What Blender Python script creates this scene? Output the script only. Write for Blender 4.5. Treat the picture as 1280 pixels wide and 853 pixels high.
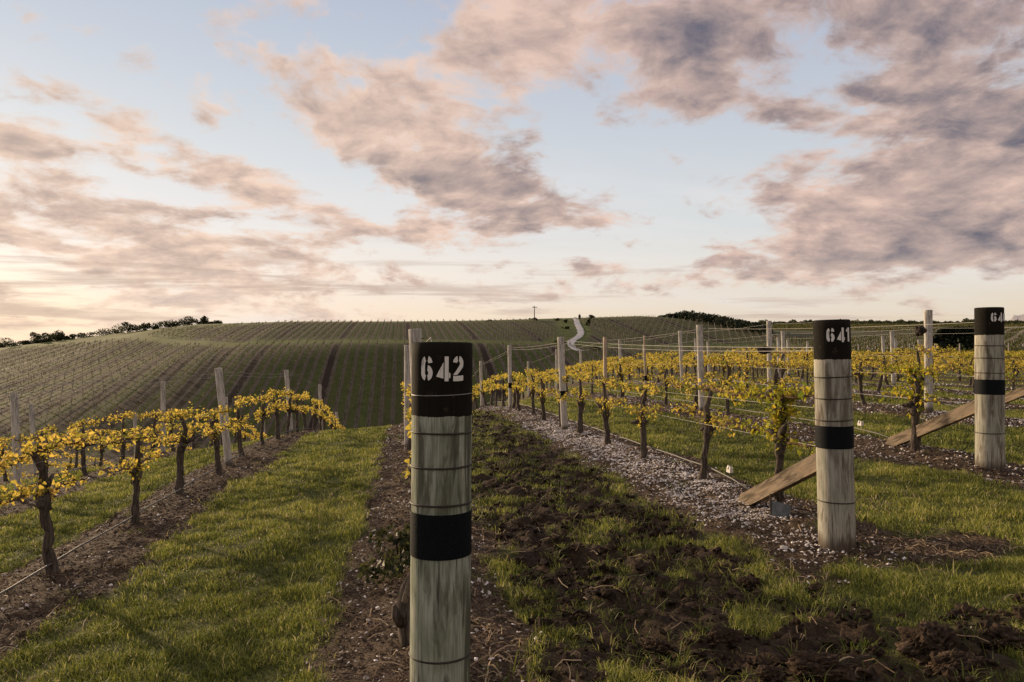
import bpy, math, random
import numpy as np
from mathutils import Vector, Matrix

# ---------------------------------------------------------------- camera, sky, sun, exposure
for o in list(bpy.data.objects):
    bpy.data.objects.remove(o)
scene = bpy.context.scene
C = scene.collection
R = math.radians
YAW = 8.31          # the camera looks this many degrees right of the vine rows (rows run along +Y)
PITCH = 0.84
CAM_Z = 1.4
FPX = 924.0         # focal length in pixels of the 1280 px wide photograph

cam_d = bpy.data.cameras.new('camera')
cam = bpy.data.objects.new('camera', cam_d)
C.objects.link(cam)
cam_d.sensor_width = 36.0
cam_d.lens = 36.0 * FPX / 1280.0
cam_d.clip_start = 0.05
cam_d.clip_end = 20000
cam.location = (0, 0, CAM_Z)
cam.rotation_euler = (R(90 + PITCH), 0, R(-YAW))
scene.camera = cam

scene.view_settings.view_transform = 'Standard'
scene.view_settings.look = 'None'
scene.view_settings.gamma = 1.0
scene.view_settings.exposure = 0.42
scene.view_settings.use_curve_mapping = False

SUN_AZ, SUN_EL = -39.0, 11.0
sv = Vector((math.sin(R(SUN_AZ)) * math.cos(R(SUN_EL)), math.cos(R(SUN_AZ)) * math.cos(R(SUN_EL)), math.sin(R(SUN_EL))))
sun_d = bpy.data.lights.new('sun', 'SUN')
sun = bpy.data.objects.new('sun', sun_d)
C.objects.link(sun)
sun_d.energy = 5.0
sun_d.angle = R(1.0)
sun_d.color = (1.0, 0.74, 0.47)
sun.rotation_euler = sv.to_track_quat('Z', 'Y').to_euler()
sun.location = (-30, 40, 30)


class NT:
    """small helper for writing node trees"""
    def __init__(self, nt):
        self.nt = nt
        self.n = nt.nodes
        self.l = nt.links

    def new(self, t, **kw):
        nd = self.n.new(t)
        for k, v in kw.items():
            setattr(nd, k, v)
        return nd

    def put(self, sock, v):
        if isinstance(v, bpy.types.NodeSocket):
            self.l.new(v, sock)
        elif v is not None:
            if isinstance(v, (tuple, list)) and sock.type == 'RGBA' and len(v) == 3:
                v = (*v, 1.0)
            sock.default_value = v

    def m(self, op, a, b=None, c=None, clamp=False):
        nd = self.new('ShaderNodeMath', operation=op, use_clamp=clamp)
        for s, v in zip(nd.inputs, (a, b, c)):
            self.put(s, v)
        return nd.outputs[0]

    def vm(self, op, a, b=None):
        nd = self.new('ShaderNodeVectorMath', operation=op)
        self.put(nd.inputs[0], a)
        if b is not None:
            self.put(nd.inputs[1], b)
        return nd.outputs[0]

    def mix(self, f, a, b, mode='MIX'):
        nd = self.new('ShaderNodeMix', data_type='RGBA', blend_type=mode)
        self.put(nd.inputs[0], f)
        self.put(nd.inputs[6], a)
        self.put(nd.inputs[7], b)
        return nd.outputs[2]

    def rng(self, v, a, b, c=0.0, d=1.0, smooth=True):
        nd = self.new('ShaderNodeMapRange', interpolation_type='SMOOTHSTEP' if smooth else 'LINEAR')
        for s, x in zip(nd.inputs, (v, a, b, c, d)):
            self.put(s, x)
        return nd.outputs[0]

    def noise(self, vec, scale, detail=4, rough=0.55, dist=0.0, lac=2.0):
        nd = self.new('ShaderNodeTexNoise')
        self.put(nd.inputs['Vector'], vec)
        nd.inputs['Scale'].default_value = scale
        nd.inputs['Detail'].default_value = detail
        nd.inputs['Roughness'].default_value = rough
        nd.inputs['Distortion'].default_value = dist
        nd.inputs['Lacunarity'].default_value = lac
        return nd.outputs[0]

    def ramp(self, f, stops, ease='LINEAR'):
        nd = self.new('ShaderNodeValToRGB')
        cr = nd.color_ramp
        cr.interpolation = ease
        while len(cr.elements) < len(stops):
            cr.elements.new(0.5)
        for e, (p, c) in zip(cr.elements, stops):
            e.position = p
            e.color = (*c, 1.0) if len(c) == 3 else c
        self.put(nd.inputs[0], f)
        return nd.outputs[0]

    def map(self, vec, loc=(0, 0, 0), rot=(0, 0, 0), scale=(1, 1, 1), vt='POINT'):
        nd = self.new('ShaderNodeMapping', vector_type=vt)
        self.put(nd.inputs[0], vec)
        nd.inputs[1].default_value = loc
        nd.inputs[2].default_value = rot
        nd.inputs[3].default_value = scale
        return nd.outputs[0]


def pix_dir(x, y):
    """photo pixel -> azimuth (degrees from +Y towards +X) and elevation (degrees)"""
    d = Vector(((x - 640) / FPX, -(y - 426.5) / FPX, -1.0))
    d = Matrix.Rotation(R(-YAW), 3, 'Z') @ (Matrix.Rotation(R(90 + PITCH), 3, 'X') @ d)
    d.normalize()
    return math.degrees(math.atan2(d.x, d.y)), math.degrees(math.asin(d.z))


def build_world():
    w = bpy.data.worlds.new('World')
    scene.world = w
    w.use_nodes = True
    t = NT(w.node_tree)
    t.n.clear()
    tc = t.new('ShaderNodeTexCoord').outputs['Generated']
    d = t.vm('NORMALIZE', tc)
    sp = t.new('ShaderNodeSeparateXYZ')
    t.put(sp.inputs[0], d)
    x, y, z = sp.outputs
    el = t.m('MULTIPLY', t.m('ARCSINE', z), 57.29578)
    az = t.m('MULTIPLY', t.m('ARCTAN2', x, y), 57.29578)
    cb = t.new('ShaderNodeCombineXYZ')
    t.put(cb.inputs[0], az)
    t.put(cb.inputs[1], el)
    ae = cb.outputs[0]
    # clear sky: warm by the sun, cool away from it
    e1 = t.m('DIVIDE', t.m('ADD', el, 5.0), 65.0, clamp=True)
    def p(e): return (e + 5.0) / 65.0
    warm = t.ramp(e1, [(p(-5), (1.0, .70, .45)), (p(0.3), (1.0, .76, .54)), (p(3), (1.02, .82, .65)), (p(6), (.99, .87, .77)),
                       (p(10), (.83, .81, .80)), (p(15), (.70, .73, .76)), (p(20), (.59, .635, .71)), (p(27), (.47, .53, .65)),
                       (p(40), (.42, .48, .60)), (p(60), (.38, .45, .58))])
    cool = t.ramp(e1, [(p(-5), (.68, .53, .36)), (p(0.5), (.74, .59, .43)), (p(3), (.79, .68, .54)), (p(6), (.78, .74, .67)),
                       (p(9), (.68, .71, .71)), (p(14), (.61, .65, .70)), (p(20), (.52, .565, .655)), (p(27), (.40, .46, .60)),
                       (p(40), (.40, .46, .59)), (p(60), (.38, .45, .58))])
    dsun = t.m('ABSOLUTE', t.m('SUBTRACT', az, SUN_AZ + 4))
    sky = t.mix(t.rng(dsun, 12, 72), warm, cool)
    back = t.rng(dsun, 85, 165, 1.0, 0.72)
    sky = t.mix(1.0, sky, back, 'MULTIPLY')
    # physical sky underneath
    ni = t.new('ShaderNodeTexSky', sky_type='NISHITA')
    ni.sun_disc = False
    ni.sun_elevation = R(SUN_EL)
    ni.sun_rotation = R(SUN_AZ)
    ni.air_density = 1.0
    ni.dust_density = 1.5
    ni.ozone_density = 1.5
    nis = t.mix(1.0, ni.outputs[0], (0.1, 0.1, 0.1), 'MULTIPLY')
    sky = t.mix(0.06, sky, nis)
    # thin high veil
    zc = t.m('ADD', t.m('MAXIMUM', z, 0.0), 0.30)
    pv = t.new('ShaderNodeCombineXYZ')
    t.put(pv.inputs[0], t.m('DIVIDE', x, zc))
    t.put(pv.inputs[1], t.m('DIVIDE', y, zc))
    pl = pv.outputs[0]
    veil = t.rng(t.noise(t.map(pl, (3.1, 1.7, 0), (0, 0, .5), (.5, 1.4, 1)), 1.1, 6, .6, .3), .42, .75)
    sky = t.mix(t.m('MULTIPLY', veil, 0.60), sky, (.82, .78, .78))
    # cumulus: noise on a flat cloud layer, biased where the banks stand
    ell = [  # photo px centre, half size px, rotation deg, weight
        (1190, 110, 270, 220, 8, .62), (1110, 262, 250, 90, 12, .60), (1030, 322, 270, 24, 6, .42), (1215, 300, 120, 50, 5, .35),
        (690, 50, 270, 110, -4, .58), (880, 60, 140, 110, 0, .48), (575, 215, 210, 80, -16, .68), (640, 235, 90, 55, 0, .3),
        (270, 222, 260, 42, -21, .50), (520, 285, 150, 28, -8, .42), (130, 275, 210, 62, -12, .52), (270, 338, 340, 45, -5, .50),
        (190, 378, 330, 16, -3, .42), (10, 165, 75, 58, 0, .52), (790, 275, 60, 14, 0, .46), (700, 352, 140, 34, 4, .34),
        (430, 105, 170, 65, -5, .36), (320, 150, 120, 40, -10, .25), (230, 60, 200, 40, -8, .16), (410, 8, 75, 24, -10, .42), (20, 405, 120, 8, 0, .34), (30, 30, 60, 22, -20, .2),
        (130, 90, 220, 90, 0, -.24), (845, 205, 170, 75, 0, -.26), (850, 385, 600, 26, 0, -.20), (780, 305, 120, 22, 0, -.2)]
    bias = None
    for (cx, cy, rx, ry, rot, wgt) in ell:
        a0, e0 = pix_dir(cx, cy)
        k = math.cos(R(a0 - YAW))
        mp = t.map(ae, (a0, e0, 0), (0, 0, R(rot)), (rx / 16.1 * k, ry / 16.1, 1), 'TEXTURE')
        g = t.new('ShaderNodeTexGradient', gradient_type='SPHERICAL')
        t.put(g.inputs[0], mp)
        v = t.m('MULTIPLY', t.m('POWER', g.outputs[1], 0.75), wgt)
        bias = v if bias is None else t.m('ADD', bias, v)
    outside = t.m('MULTIPLY', t.rng(t.m('ABSOLUTE', t.m('SUBTRACT', az, YAW)), 38, 60), .30)
    bias = t.m('ADD', bias, outside)
    warp = t.vm('MULTIPLY', t.vm('SUBTRACT', t.new('ShaderNodeTexNoise').outputs[1], (.5, .5, .5)), (.30, .30, 0))
    wn = [n for n in t.n if n.type == 'TEX_NOISE'][-1]
    t.put(wn.inputs['Vector'], pl)
    wn.inputs['Scale'].default_value = 1.3
    wn.inputs['Detail'].default_value = 5
    pw = t.vm('ADD', pl, warp)
    # big puffs follow the flat layer, fine wisps the same
    def dens(vec, big=True):
        n1 = t.noise(vec, 4.3, 10, .60, .1)
        n2 = t.noise(t.map(vec, (7, 3, 1)), 13.0, 6, .60, .1)
        return t.m('ADD', t.m('MULTIPLY', n1, .80), t.m('MULTIPLY', n2, .20))
    n0 = dens(pw)
    off = Vector((math.sin(R(SUN_AZ)), math.cos(R(SUN_AZ)), 0)) * .065
    n1 = dens(t.vm('ADD', pw, tuple(off)))
    raw = t.m('ADD', t.m('ADD', t.m('MULTIPLY', t.m('SUBTRACT', n0, .5), 3.5), bias), -.17)
    cov = t.rng(raw, -.14, .34)
    thick = t.rng(raw, .05, .75)
    side = t.m('MULTIPLY', t.m('SUBTRACT', n0, n1), 3.0)        # >0: this side is turned away from the sun
    lumpy = t.m('MULTIPLY', t.m('SUBTRACT', t.noise(t.map(pw, (11, 5, 2)), 7.0, 9, .62, .15), .5), 2.3)
    def spot(px, py, rx, ry, wgt):
        a0, e0 = pix_dir(px, py)
        g = t.new('ShaderNodeTexGradient', gradient_type='SPHERICAL')
        t.put(g.inputs[0], t.map(ae, (a0, e0, 0), (0, 0, 0), (rx / 16.1, ry / 16.1, 1), 'TEXTURE'))
        return t.m('MULTIPLY', g.outputs[1], wgt)
    thickspots = None
    for a in ((1270, 40, 380, 240, .85), (650, 225, 150, 75, .80), (880, 60, 170, 120, .55), (1230, 300, 240, 60, .5),
              (110, 262, 120, 40, .35), (20, 165, 80, 60, .35), (1040, 330, 200, 18, .3), (560, 120, 120, 60, .15), (1130, 235, 130, 60, -.30), (1000, 160, 130, 90, -.12), (600, 60, 150, 90, -.15)):
        v = spot(*a)
        thickspots = v if thickspots is None else t.m('ADD', thickspots, v)
    sh = t.m('ADD', t.m('ADD', t.m('MULTIPLY', thick, .42), side), t.m('ADD', lumpy, t.m('SUBTRACT', thickspots, .02)))
    sh = t.rng(sh, -.26, 1.62, smooth=False)
    sunny = t.rng(dsun, 5, 62)
    lit = t.mix(sunny, (.94, .69, .53), (.78, .55, .45))
    drk = t.mix(sunny, (.25, .20, .205), (.105, .10, .14))
    cl = t.mix(sh, lit, drk)
    # clouds further down the sky pick up the glow of the horizon
    cl = t.mix(t.rng(el, 8, 0, 0, .45), cl, sky)
    col = t.mix(t.m('MULTIPLY', cov, .92), sky, cl)
    # long thin bars of cloud low over the horizon
    bars = t.noise(t.map(ae, (3, 1, 0), (0, 0, R(-2)), (.055, .75, 1)), 1.0, 7, .6, .4)
    bl = t.m('ADD', bars, t.m('MULTIPLY', t.rng(az, 20, -30), .06))
    bm = t.m('MULTIPLY', t.rng(bl, .52, .66), t.m('MULTIPLY', t.rng(el, .6, 2.0), t.rng(el, 9.5, 5)))
    col = t.mix(t.m('MULTIPLY', bm, .62), col, t.mix(sunny, (.50, .37, .30), (.55, .42, .36)))
    # below the horizon
    col = t.mix(t.rng(el, -2, -6), col, (.10, .10, .07))
    col = t.mix(1.0, col, (7.75, 7.75, 7.75), 'MULTIPLY')
    bg = t.new('ShaderNodeBackground')
    t.put(bg.inputs[0], col)
    bg.inputs[1].default_value = 0.1
    out = t.new('ShaderNodeOutputWorld')
    t.l.new(bg.outputs[0], out.inputs[0])
    w.cycles.sampling_method = 'MANUAL'
    w.cycles.sample_map_resolution = 512


build_world()

# ---------------------------------------------------------------- numpy noise and terrain
rng = np.random.default_rng(642)


def hash2(ix, iy, seed):
    h = (ix.astype(np.int64) * 374761393 + iy.astype(np.int64) * 668265263 + seed * 974634781) & 0xFFFFFFFF
    h = ((h ^ (h >> 13)) * 1274126177) & 0xFFFFFFFF
    h = h ^ (h >> 16)
    return (h & 0xFFFFFF) / float(0xFFFFFF)


def vnoise(x, y, seed=0):
    x = np.asarray(x, float); y = np.asarray(y, float)
    ix = np.floor(x); iy = np.floor(y)
    fx = x - ix; fy = y - iy
    fx = fx * fx * (3 - 2 * fx); fy = fy * fy * (3 - 2 * fy)
    a = hash2(ix, iy, seed); b = hash2(ix + 1, iy, seed)
    c = hash2(ix, iy + 1, seed); d = hash2(ix + 1, iy + 1, seed)
    return (a + (b - a) * fx) * (1 - fy) + (c + (d - c) * fx) * fy


def fbm(x, y, seed=0, octv=4, gain=.5):
    s = 0; a = 1; t = 0
    for i in range(octv):
        s = s + a * vnoise(x * 2 ** i + 17.3 * i, y * 2 ** i - 9.1 * i, seed + i)
        t += a; a *= gain
    return s / t


def sstep(v, a, b):
    t = np.clip((v - a) / (b - a), 0, 1)
    return t * t * (3 - 2 * t)


ROW = 2.55
ROW0 = 0.13

FX = np.array([-900, -400, -218, -150, -100, -55, -25, 0, 30, 70, 110, 145, 200, 300, 500, 1500])
FY = np.array([-100, 100, 150, 165, 190, 210, 222, 260, 300, 340, 400, 500, 700, 1500, 5000])
FE = np.array([
    [-60, -60, -60, -60, -60, -60, -60, -60, -60, -60, -60, -60, -70, -90, -90],
    [-45, -45, -44, -44, -44, -43, -43, -42, -42, -41, -40, -42, -60, -90, -90],
    [-30, -30, -27, -26.5, -26, -25.5, -25, -24, -22.5, -20, -14.5, -20, -50, -90, -90],
    [-28, -28, -25, -24, -23, -22, -21.5, -19.5, -17, -12.5, -5.6, -11, -45, -80, -90],
    [-27, -27, -24, -23, -21, -19.5, -18, -13, -6, -1, .2, -7, -40, -80, -90],
    [-26, -26, -23.5, -20.5, -15.5, -11, -8.5, -3.5, .2, .8, -1.5, -10, -40, -80, -90],
    [-26, -26, -24, -20.5, -13, -7, -5.8, -2.4, .5, .7, -1.8, -10, -40, -80, -90],
    [-26, -26, -24.5, -20.7, -12.5, -6, -5.2, -2.2, .6, .8, -1.8, -10, -40, -80, -90],
    [-22, -22, -20, -17, -11, -6.2, -5.4, -2.0, .9, 1.1, -1.5, -10, -40, -80, -90],
    [-14, -14, -13.5, -12.5, -10.5, -8, -7.3, -2.5, 2.0, 2.2, -1, -10, -40, -80, -90],
    [-9, -9, -9, -9, -8.6, -7.8, -7, -2.0, 3.4, 3.2, -1, -10, -40, -60, -80],
    [-5, -5, -5.5, -6, -6.5, -6.5, -6.5, -5.5, -3.5, -3.5, -6, -10, -20, -40, -60],
    [-3.4, -3.4, -3.4, -3.4, -3.4, -3.4, -3.4, -3.4, -3.5, -4, -4.5, -5, -5, -20, -40],
    [-2.9, -2.9, -2.9, -2.9, -2.9, -2.9, -2.9, -2.9, -2.9, -2.9, -2.9, -2.4, -2, -20, -40],
    [-2.5, -2.5, -2.5, -2.5, -2.5, -2.5, -2.5, -2.5, -2.5, -2.5, -2.4, -1.7, -.9, -20, -40],
    [-2.5, -2.5, -2.5, -2.5, -2.5, -2.5, -2.5, -2.5, -2.5, -2.5, -2.4, -1.7, -.9, -20, -40]], float)

_iu = [np.interp(np.linspace(0, 15, 241), np.arange(16), FX)]


def cubic1(xk, X):
    """index and smooth parameter on uneven knots"""
    i = np.clip(np.searchsorted(xk, X) - 1, 0, len(xk) - 2)
    t = np.clip((X - xk[i]) / (xk[i + 1] - xk[i]), 0, 1)
    return i, t


def far_h(X, Y):
    X = np.clip(X, FX[0], FX[-1]); Y = np.clip(Y, FY[0], FY[-1])
    # average of shifted bilinear lookups: removes the creases between knots
    s = 0
    for ox, oy in ((-9, -6), (9, -6), (-9, 6), (9, 6), (0, 0)):
        i, t = cubic1(FX, np.clip(X + ox, FX[0], FX[-1])); j, u = cubic1(FY, np.clip(Y + oy, FY[0], FY[-1]))
        s = s + (FE[i, j] * (1 - t) + FE[i + 1, j] * t) * (1 - u) + (FE[i, j + 1] * (1 - t) + FE[i + 1, j + 1] * t) * u
    return s / 5


NX = np.array([-40, -30, -10, -7.5, -5, -2.4, .13, 2.65, 5.25, 7.85, 12, 20, 40, 80])
ND0 = np.array([8.5, 6, 2.68, 2.28, 1.91, 1.52, 1.35, 1.17, 1.06, 1.02, 1.17, 1.40, 1.58, 1.7])
NSL = np.array([.046, .046, .046, .046, .046, .048, .052, .055, .046, .036, .030, .026, .020, .02])
NK = np.array([.0072, .0072, .0072, .0072, .0072, .0072, .0062, .0045, .0030, .0020, .0012, .0006, .0003, .0002])


def base_h(X, Y):
    """large terrain, relative to the eye; the last term is the tilt of the eye-level reference"""
    X = np.asarray(X, float); Y = np.asarray(Y, float)
    ex = np.clip(Y - np.interp(X, [-8, .13, 2.65], [11.5, 12.3, 15.5]), 0, 400)
    k = np.interp(X, NX, NK)
    near = -(np.interp(X, NX, ND0) + np.interp(X, NX, NSL) * Y + k * ex * ex)
    far = far_h(X, Y)
    kk = 1.6
    d = near - far
    sm = np.where(Y < 30, near, far + np.logaddexp(0, np.clip(d / kk, -40, 40)) * kk)
    w = sstep(Y, 24, 40)
    z = near * (1 - w) + np.where(Y < 24, near, sm) * w
    depth = Y * .989 + X * .1445
    lim = np.interp(X, [-400, 100, 200, 300], [430, 430, 800, 1000])
    return z + .039 * np.clip(depth, -40, lim) + CAM_Z


def start_y(X):
    return np.where(X > 2.65, 4.22 + .685 * (X - 2.65), 2.7 + .6 * (X - .13))


def row_dist(X):
    t = (np.asarray(X, float) - ROW0) / ROW
    return np.abs(t - np.round(t)) * ROW


def masks(X, Y):
    """weights of mulch and tilled soil on the near ground (what is left is grass), and how much of this is the far pattern"""
    a = row_dist(X)
    k = np.round((X - ROW0) / ROW)
    wob = (fbm(X * 2.2, Y * 1.1, 5, 4) - .5)
    wob2 = (fbm(X * 7, Y * 7, 9, 3) - .5)
    half = np.where(k == 0, .46, np.where(k == 1, .56, np.where(k == -1, .50, .46)))
    mul = 1 - sstep(a + wob * .42 + wob2 * .22, half - .07, half + .09)
    hy = Y - (start_y(X) - .30) + wob * 1.0 + wob2 * .5
    mul = mul * sstep(hy, -.18, .12)
    mul = np.maximum(mul, 1 - sstep(np.hypot((X - 3.1) / .50, (Y - 4.12) / .36) + wob * 1.1, .75, 1.1))
    # tilled lane between the rows of posts 642 and 641, and scuffed ground at its mouth
    tl = sstep(X + wob * .35, .50, .68) * (1 - sstep(X + wob * .4, 2.02, 2.25))
    tl = tl * sstep(Y, .5, 1.0)
    patch = sstep(fbm(X * 3.0, Y * 3.0, 31, 4), .57, .66)
    mouth = .9 * sstep(X, 1.4, 1.9) * (1 - sstep(X + wob, 3.4, 4.6)) * (1 - sstep(Y - (start_y(X) - 1.1), -.3, .4)) * patch
    soil = np.clip(np.maximum(tl * (1 - sstep(fbm(X * 4.5, Y * 4.0, 44, 4), .56, .66) * .70), mouth), 0, 1)
    soil = soil * (1 - mul)
    far = sstep(np.hypot(X, Y), 55, 80)
    return mul, soil, far


def micro_h(X, Y, mul, soil, far):
    n = 1 - far
    berm = (.07 * np.exp(-(row_dist(X) / .42) ** 2)) * sstep(Y - start_y(X), -.5, .6) * n
    g = (fbm(X * 1.3, Y * 1.3, 3, 3) - .5) * .045 + (fbm(X * 9, Y * 9, 4, 3) - .5) * .022
    cl = fbm(X * 6.5, Y * 6.5, 12, 5, .6)
    rid = 1 - np.abs(2 * fbm(X * 4.5 + 3, Y * 4.5, 21, 3) - 1)
    s = (cl - .45) * .15 + (rid - .7) * .05 + (fbm(X * 22, Y * 22, 33, 3, .6) - .5) * .045
    mu = (fbm(X * 16, Y * 16, 8, 3) - .5) * .035 + (fbm(X * 3, Y * 3, 18, 2) - .5) * .05
    return berm + (g * (1 - mul) * (1 - soil) + s * soil + mu * mul) * n


def ground(X, Y):
    X = np.asarray(X, float); Y = np.asarray(Y, float)
    mul, soil, far = masks(X, Y)
    return base_h(X, Y) + micro_h(X, Y, mul, soil, far)


def gz(x, y):
    return float(ground(np.array([x]), np.array([y]))[0])


# ---------------------------------------------------------------- object helpers
def tag(o, label=None, cat=None, group=None, kind=None):
    if label: o['label'] = label
    if cat: o['category'] = cat
    if group: o['group'] = group
    if kind: o['kind'] = kind
    return o


def empty(name, loc, rz=0.0):
    o = bpy.data.objects.new(name, None)
    o.empty_display_size = .2
    o.location = loc
    o.rotation_euler = (0, 0, rz)
    C.objects.link(o)
    return o


def link(name, me, mat, parent=None):
    o = bpy.data.objects.new(name, me)
    if mat is not None and not me.materials:
        me.materials.append(mat)
    C.objects.link(o)
    if parent is not None:
        o.parent = parent
    return o


def np_mesh(name, V, F, attrs=None, smooth=False):
    """V (n,3); F list of (m,k) index arrays"""
    me = bpy.data.meshes.new(name)
    V = np.ascontiguousarray(V, np.float32)
    me.vertices.add(len(V))
    me.vertices.foreach_set('co', V.ravel())
    F = [np.asarray(f, np.int32) for f in F if len(f)]
    loops = np.concatenate([f.ravel() for f in F])
    tot = np.concatenate([np.full(len(f), f.shape[1], np.int32) for f in F])
    st = np.concatenate([[0], np.cumsum(tot)[:-1]]).astype(np.int32)
    me.loops.add(len(loops))
    me.loops.foreach_set('vertex_index', loops)
    me.polygons.add(len(tot))
    me.polygons.foreach_set('loop_start', st)
    me.polygons.foreach_set('use_smooth', np.full(len(tot), bool(smooth)))
    me.update(calc_edges=True)
    for k, v in (attrs or {}).items():
        at = me.attributes.new(k, 'FLOAT', 'POINT')
        at.data.foreach_set('value', np.ascontiguousarray(v, np.float32))
    return me


class MB:
    """collects pieces and makes ONE mesh of them"""
    def __init__(self):
        self.v = []; self.f = {}; self.n = 0; self.a = []

    def add(self, V, faces, rnd=0.0):
        V = np.asarray(V, float)
        for f in faces:
            f = np.asarray(f, int)
            if len(f):
                self.f.setdefault(f.shape[1], []).append(f + self.n)
        self.v.append(V)
        self.a.append(np.full(len(V), rnd) if np.isscalar(rnd) else np.asarray(rnd))
        self.n += len(V)

    def mesh(self, name, smooth=False):
        return np_mesh(name, np.concatenate(self.v), [np.concatenate(x) for x in self.f.values()], {'rnd': np.concatenate(self.a)}, smooth)

    def build(self, name, mat, parent=None, smooth=False):
        return link(name, self.mesh(name, smooth), mat, parent)

    def tube(self, P, r, n=8, rough=0.0, cap=True, seed=0, rnd=0.0):
        P = np.asarray(P, float); k = len(P)
        r = np.full(k, r) if np.isscalar(r) else np.asarray(r, float)
        T = np.gradient(P, axis=0)
        T /= np.linalg.norm(T, axis=1)[:, None] + 1e-9
        up = np.array([0, 0, 1.0]) if abs(T[0, 2]) < .8 else np.array([1.0, 0, 0])
        A = np.cross(T, up); A /= np.linalg.norm(A, axis=1)[:, None] + 1e-9
        B = np.cross(T, A)
        th = np.arange(n) * 2 * np.pi / n
        rg = np.random.default_rng(seed + 7)
        rr = r[:, None] * (1 + rough * (rg.random((k, n)) - .5) * 2)
        V = P[:, None] + rr[..., None] * (np.cos(th)[None, :, None] * A[:, None] + np.sin(th)[None, :, None] * B[:, None])
        V = V.reshape(-1, 3)
        i = np.arange(k - 1)[:, None] * n; j = np.arange(n)[None]
        q = np.stack([i + j, i + (j + 1) % n, i + n + (j + 1) % n, i + n + j], -1).reshape(-1, 4)
        fs = [q]
        if cap:
            fs.append(np.arange(n)[None, ::-1]); fs.append((np.arange(n) + (k - 1) * n)[None])
        self.add(V, fs, rnd)

    def box(self, c, s, rot=None, rnd=0.0, bev=0.0):
        h = np.asarray(s, float) / 2
        V = np.array([[x, y, z] for x in (-1, 1) for y in (-1, 1) for z in (-1, 1)], float) * h
        if rot is not None:
            V = V @ np.array(rot).T
        q = [[0, 1, 3, 2], [4, 6, 7, 5], [0, 4, 5, 1], [2, 3, 7, 6], [0, 2, 6, 4], [1, 5, 7, 3]]
        self.add(V + np.asarray(c), [q], rnd)


def euler(rx, ry, rz):
    return np.array(Matrix.Rotation(rz, 3, 'Z') @ Matrix.Rotation(ry, 3, 'Y') @ Matrix.Rotation(rx, 3, 'X'))


# ---------------------------------------------------------------- materials
def new_mat(name):
    m = bpy.data.materials.new(name)
    m.use_nodes = True
    t = NT(m.node_tree)
    t.n.clear()
    out = t.new('ShaderNodeOutputMaterial')
    return m, t, out


def principled(t, out, col, rough=.8, bump=None, bstr=.3, bdist=.01, spec=.3, metal=0.0):
    b = t.new('ShaderNodeBsdfPrincipled')
    t.put(b.inputs['Base Color'], col)
    t.put(b.inputs['Roughness'], rough)
    b.inputs['Specular IOR Level'].default_value = spec
    b.inputs['Metallic'].default_value = metal
    if bump is not None:
        bn = t.new('ShaderNodeBump')
        bn.inputs['Strength'].default_value = bstr
        bn.inputs['Distance'].default_value = bdist
        t.put(bn.inputs['Height'], bump)
        t.l.new(bn.outputs[0], b.inputs['Normal'])
    t.l.new(b.outputs[0], out.inputs[0])
    return b


def attr(t, name):
    a = t.new('ShaderNodeAttribute')
    a.attribute_name = name
    return a.outputs['Fac']


def leafy(name, stops, trans=.5, rough=.6, hue_noise=0.0, sheen=.2):
    """diffuse and translucent leaf with a spread of its own colours"""
    m, t, out = new_mat(name)
    c = t.ramp(attr(t, 'rnd'), stops)
    b = t.new('ShaderNodeBsdfPrincipled')
    t.put(b.inputs['Base Color'], c)
    b.inputs['Roughness'].default_value = rough
    b.inputs['Specular IOR Level'].default_value = sheen
    tr = t.new('ShaderNodeBsdfTranslucent')
    t.put(tr.inputs[0], c)
    mx = t.new('ShaderNodeMixShader')
    mx.inputs[0].default_value = trans
    t.l.new(b.outputs[0], mx.inputs[1])
    t.l.new(tr.outputs[0], mx.inputs[2])
    t.l.new(mx.outputs[0], out.inputs[0])
    return m


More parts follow.
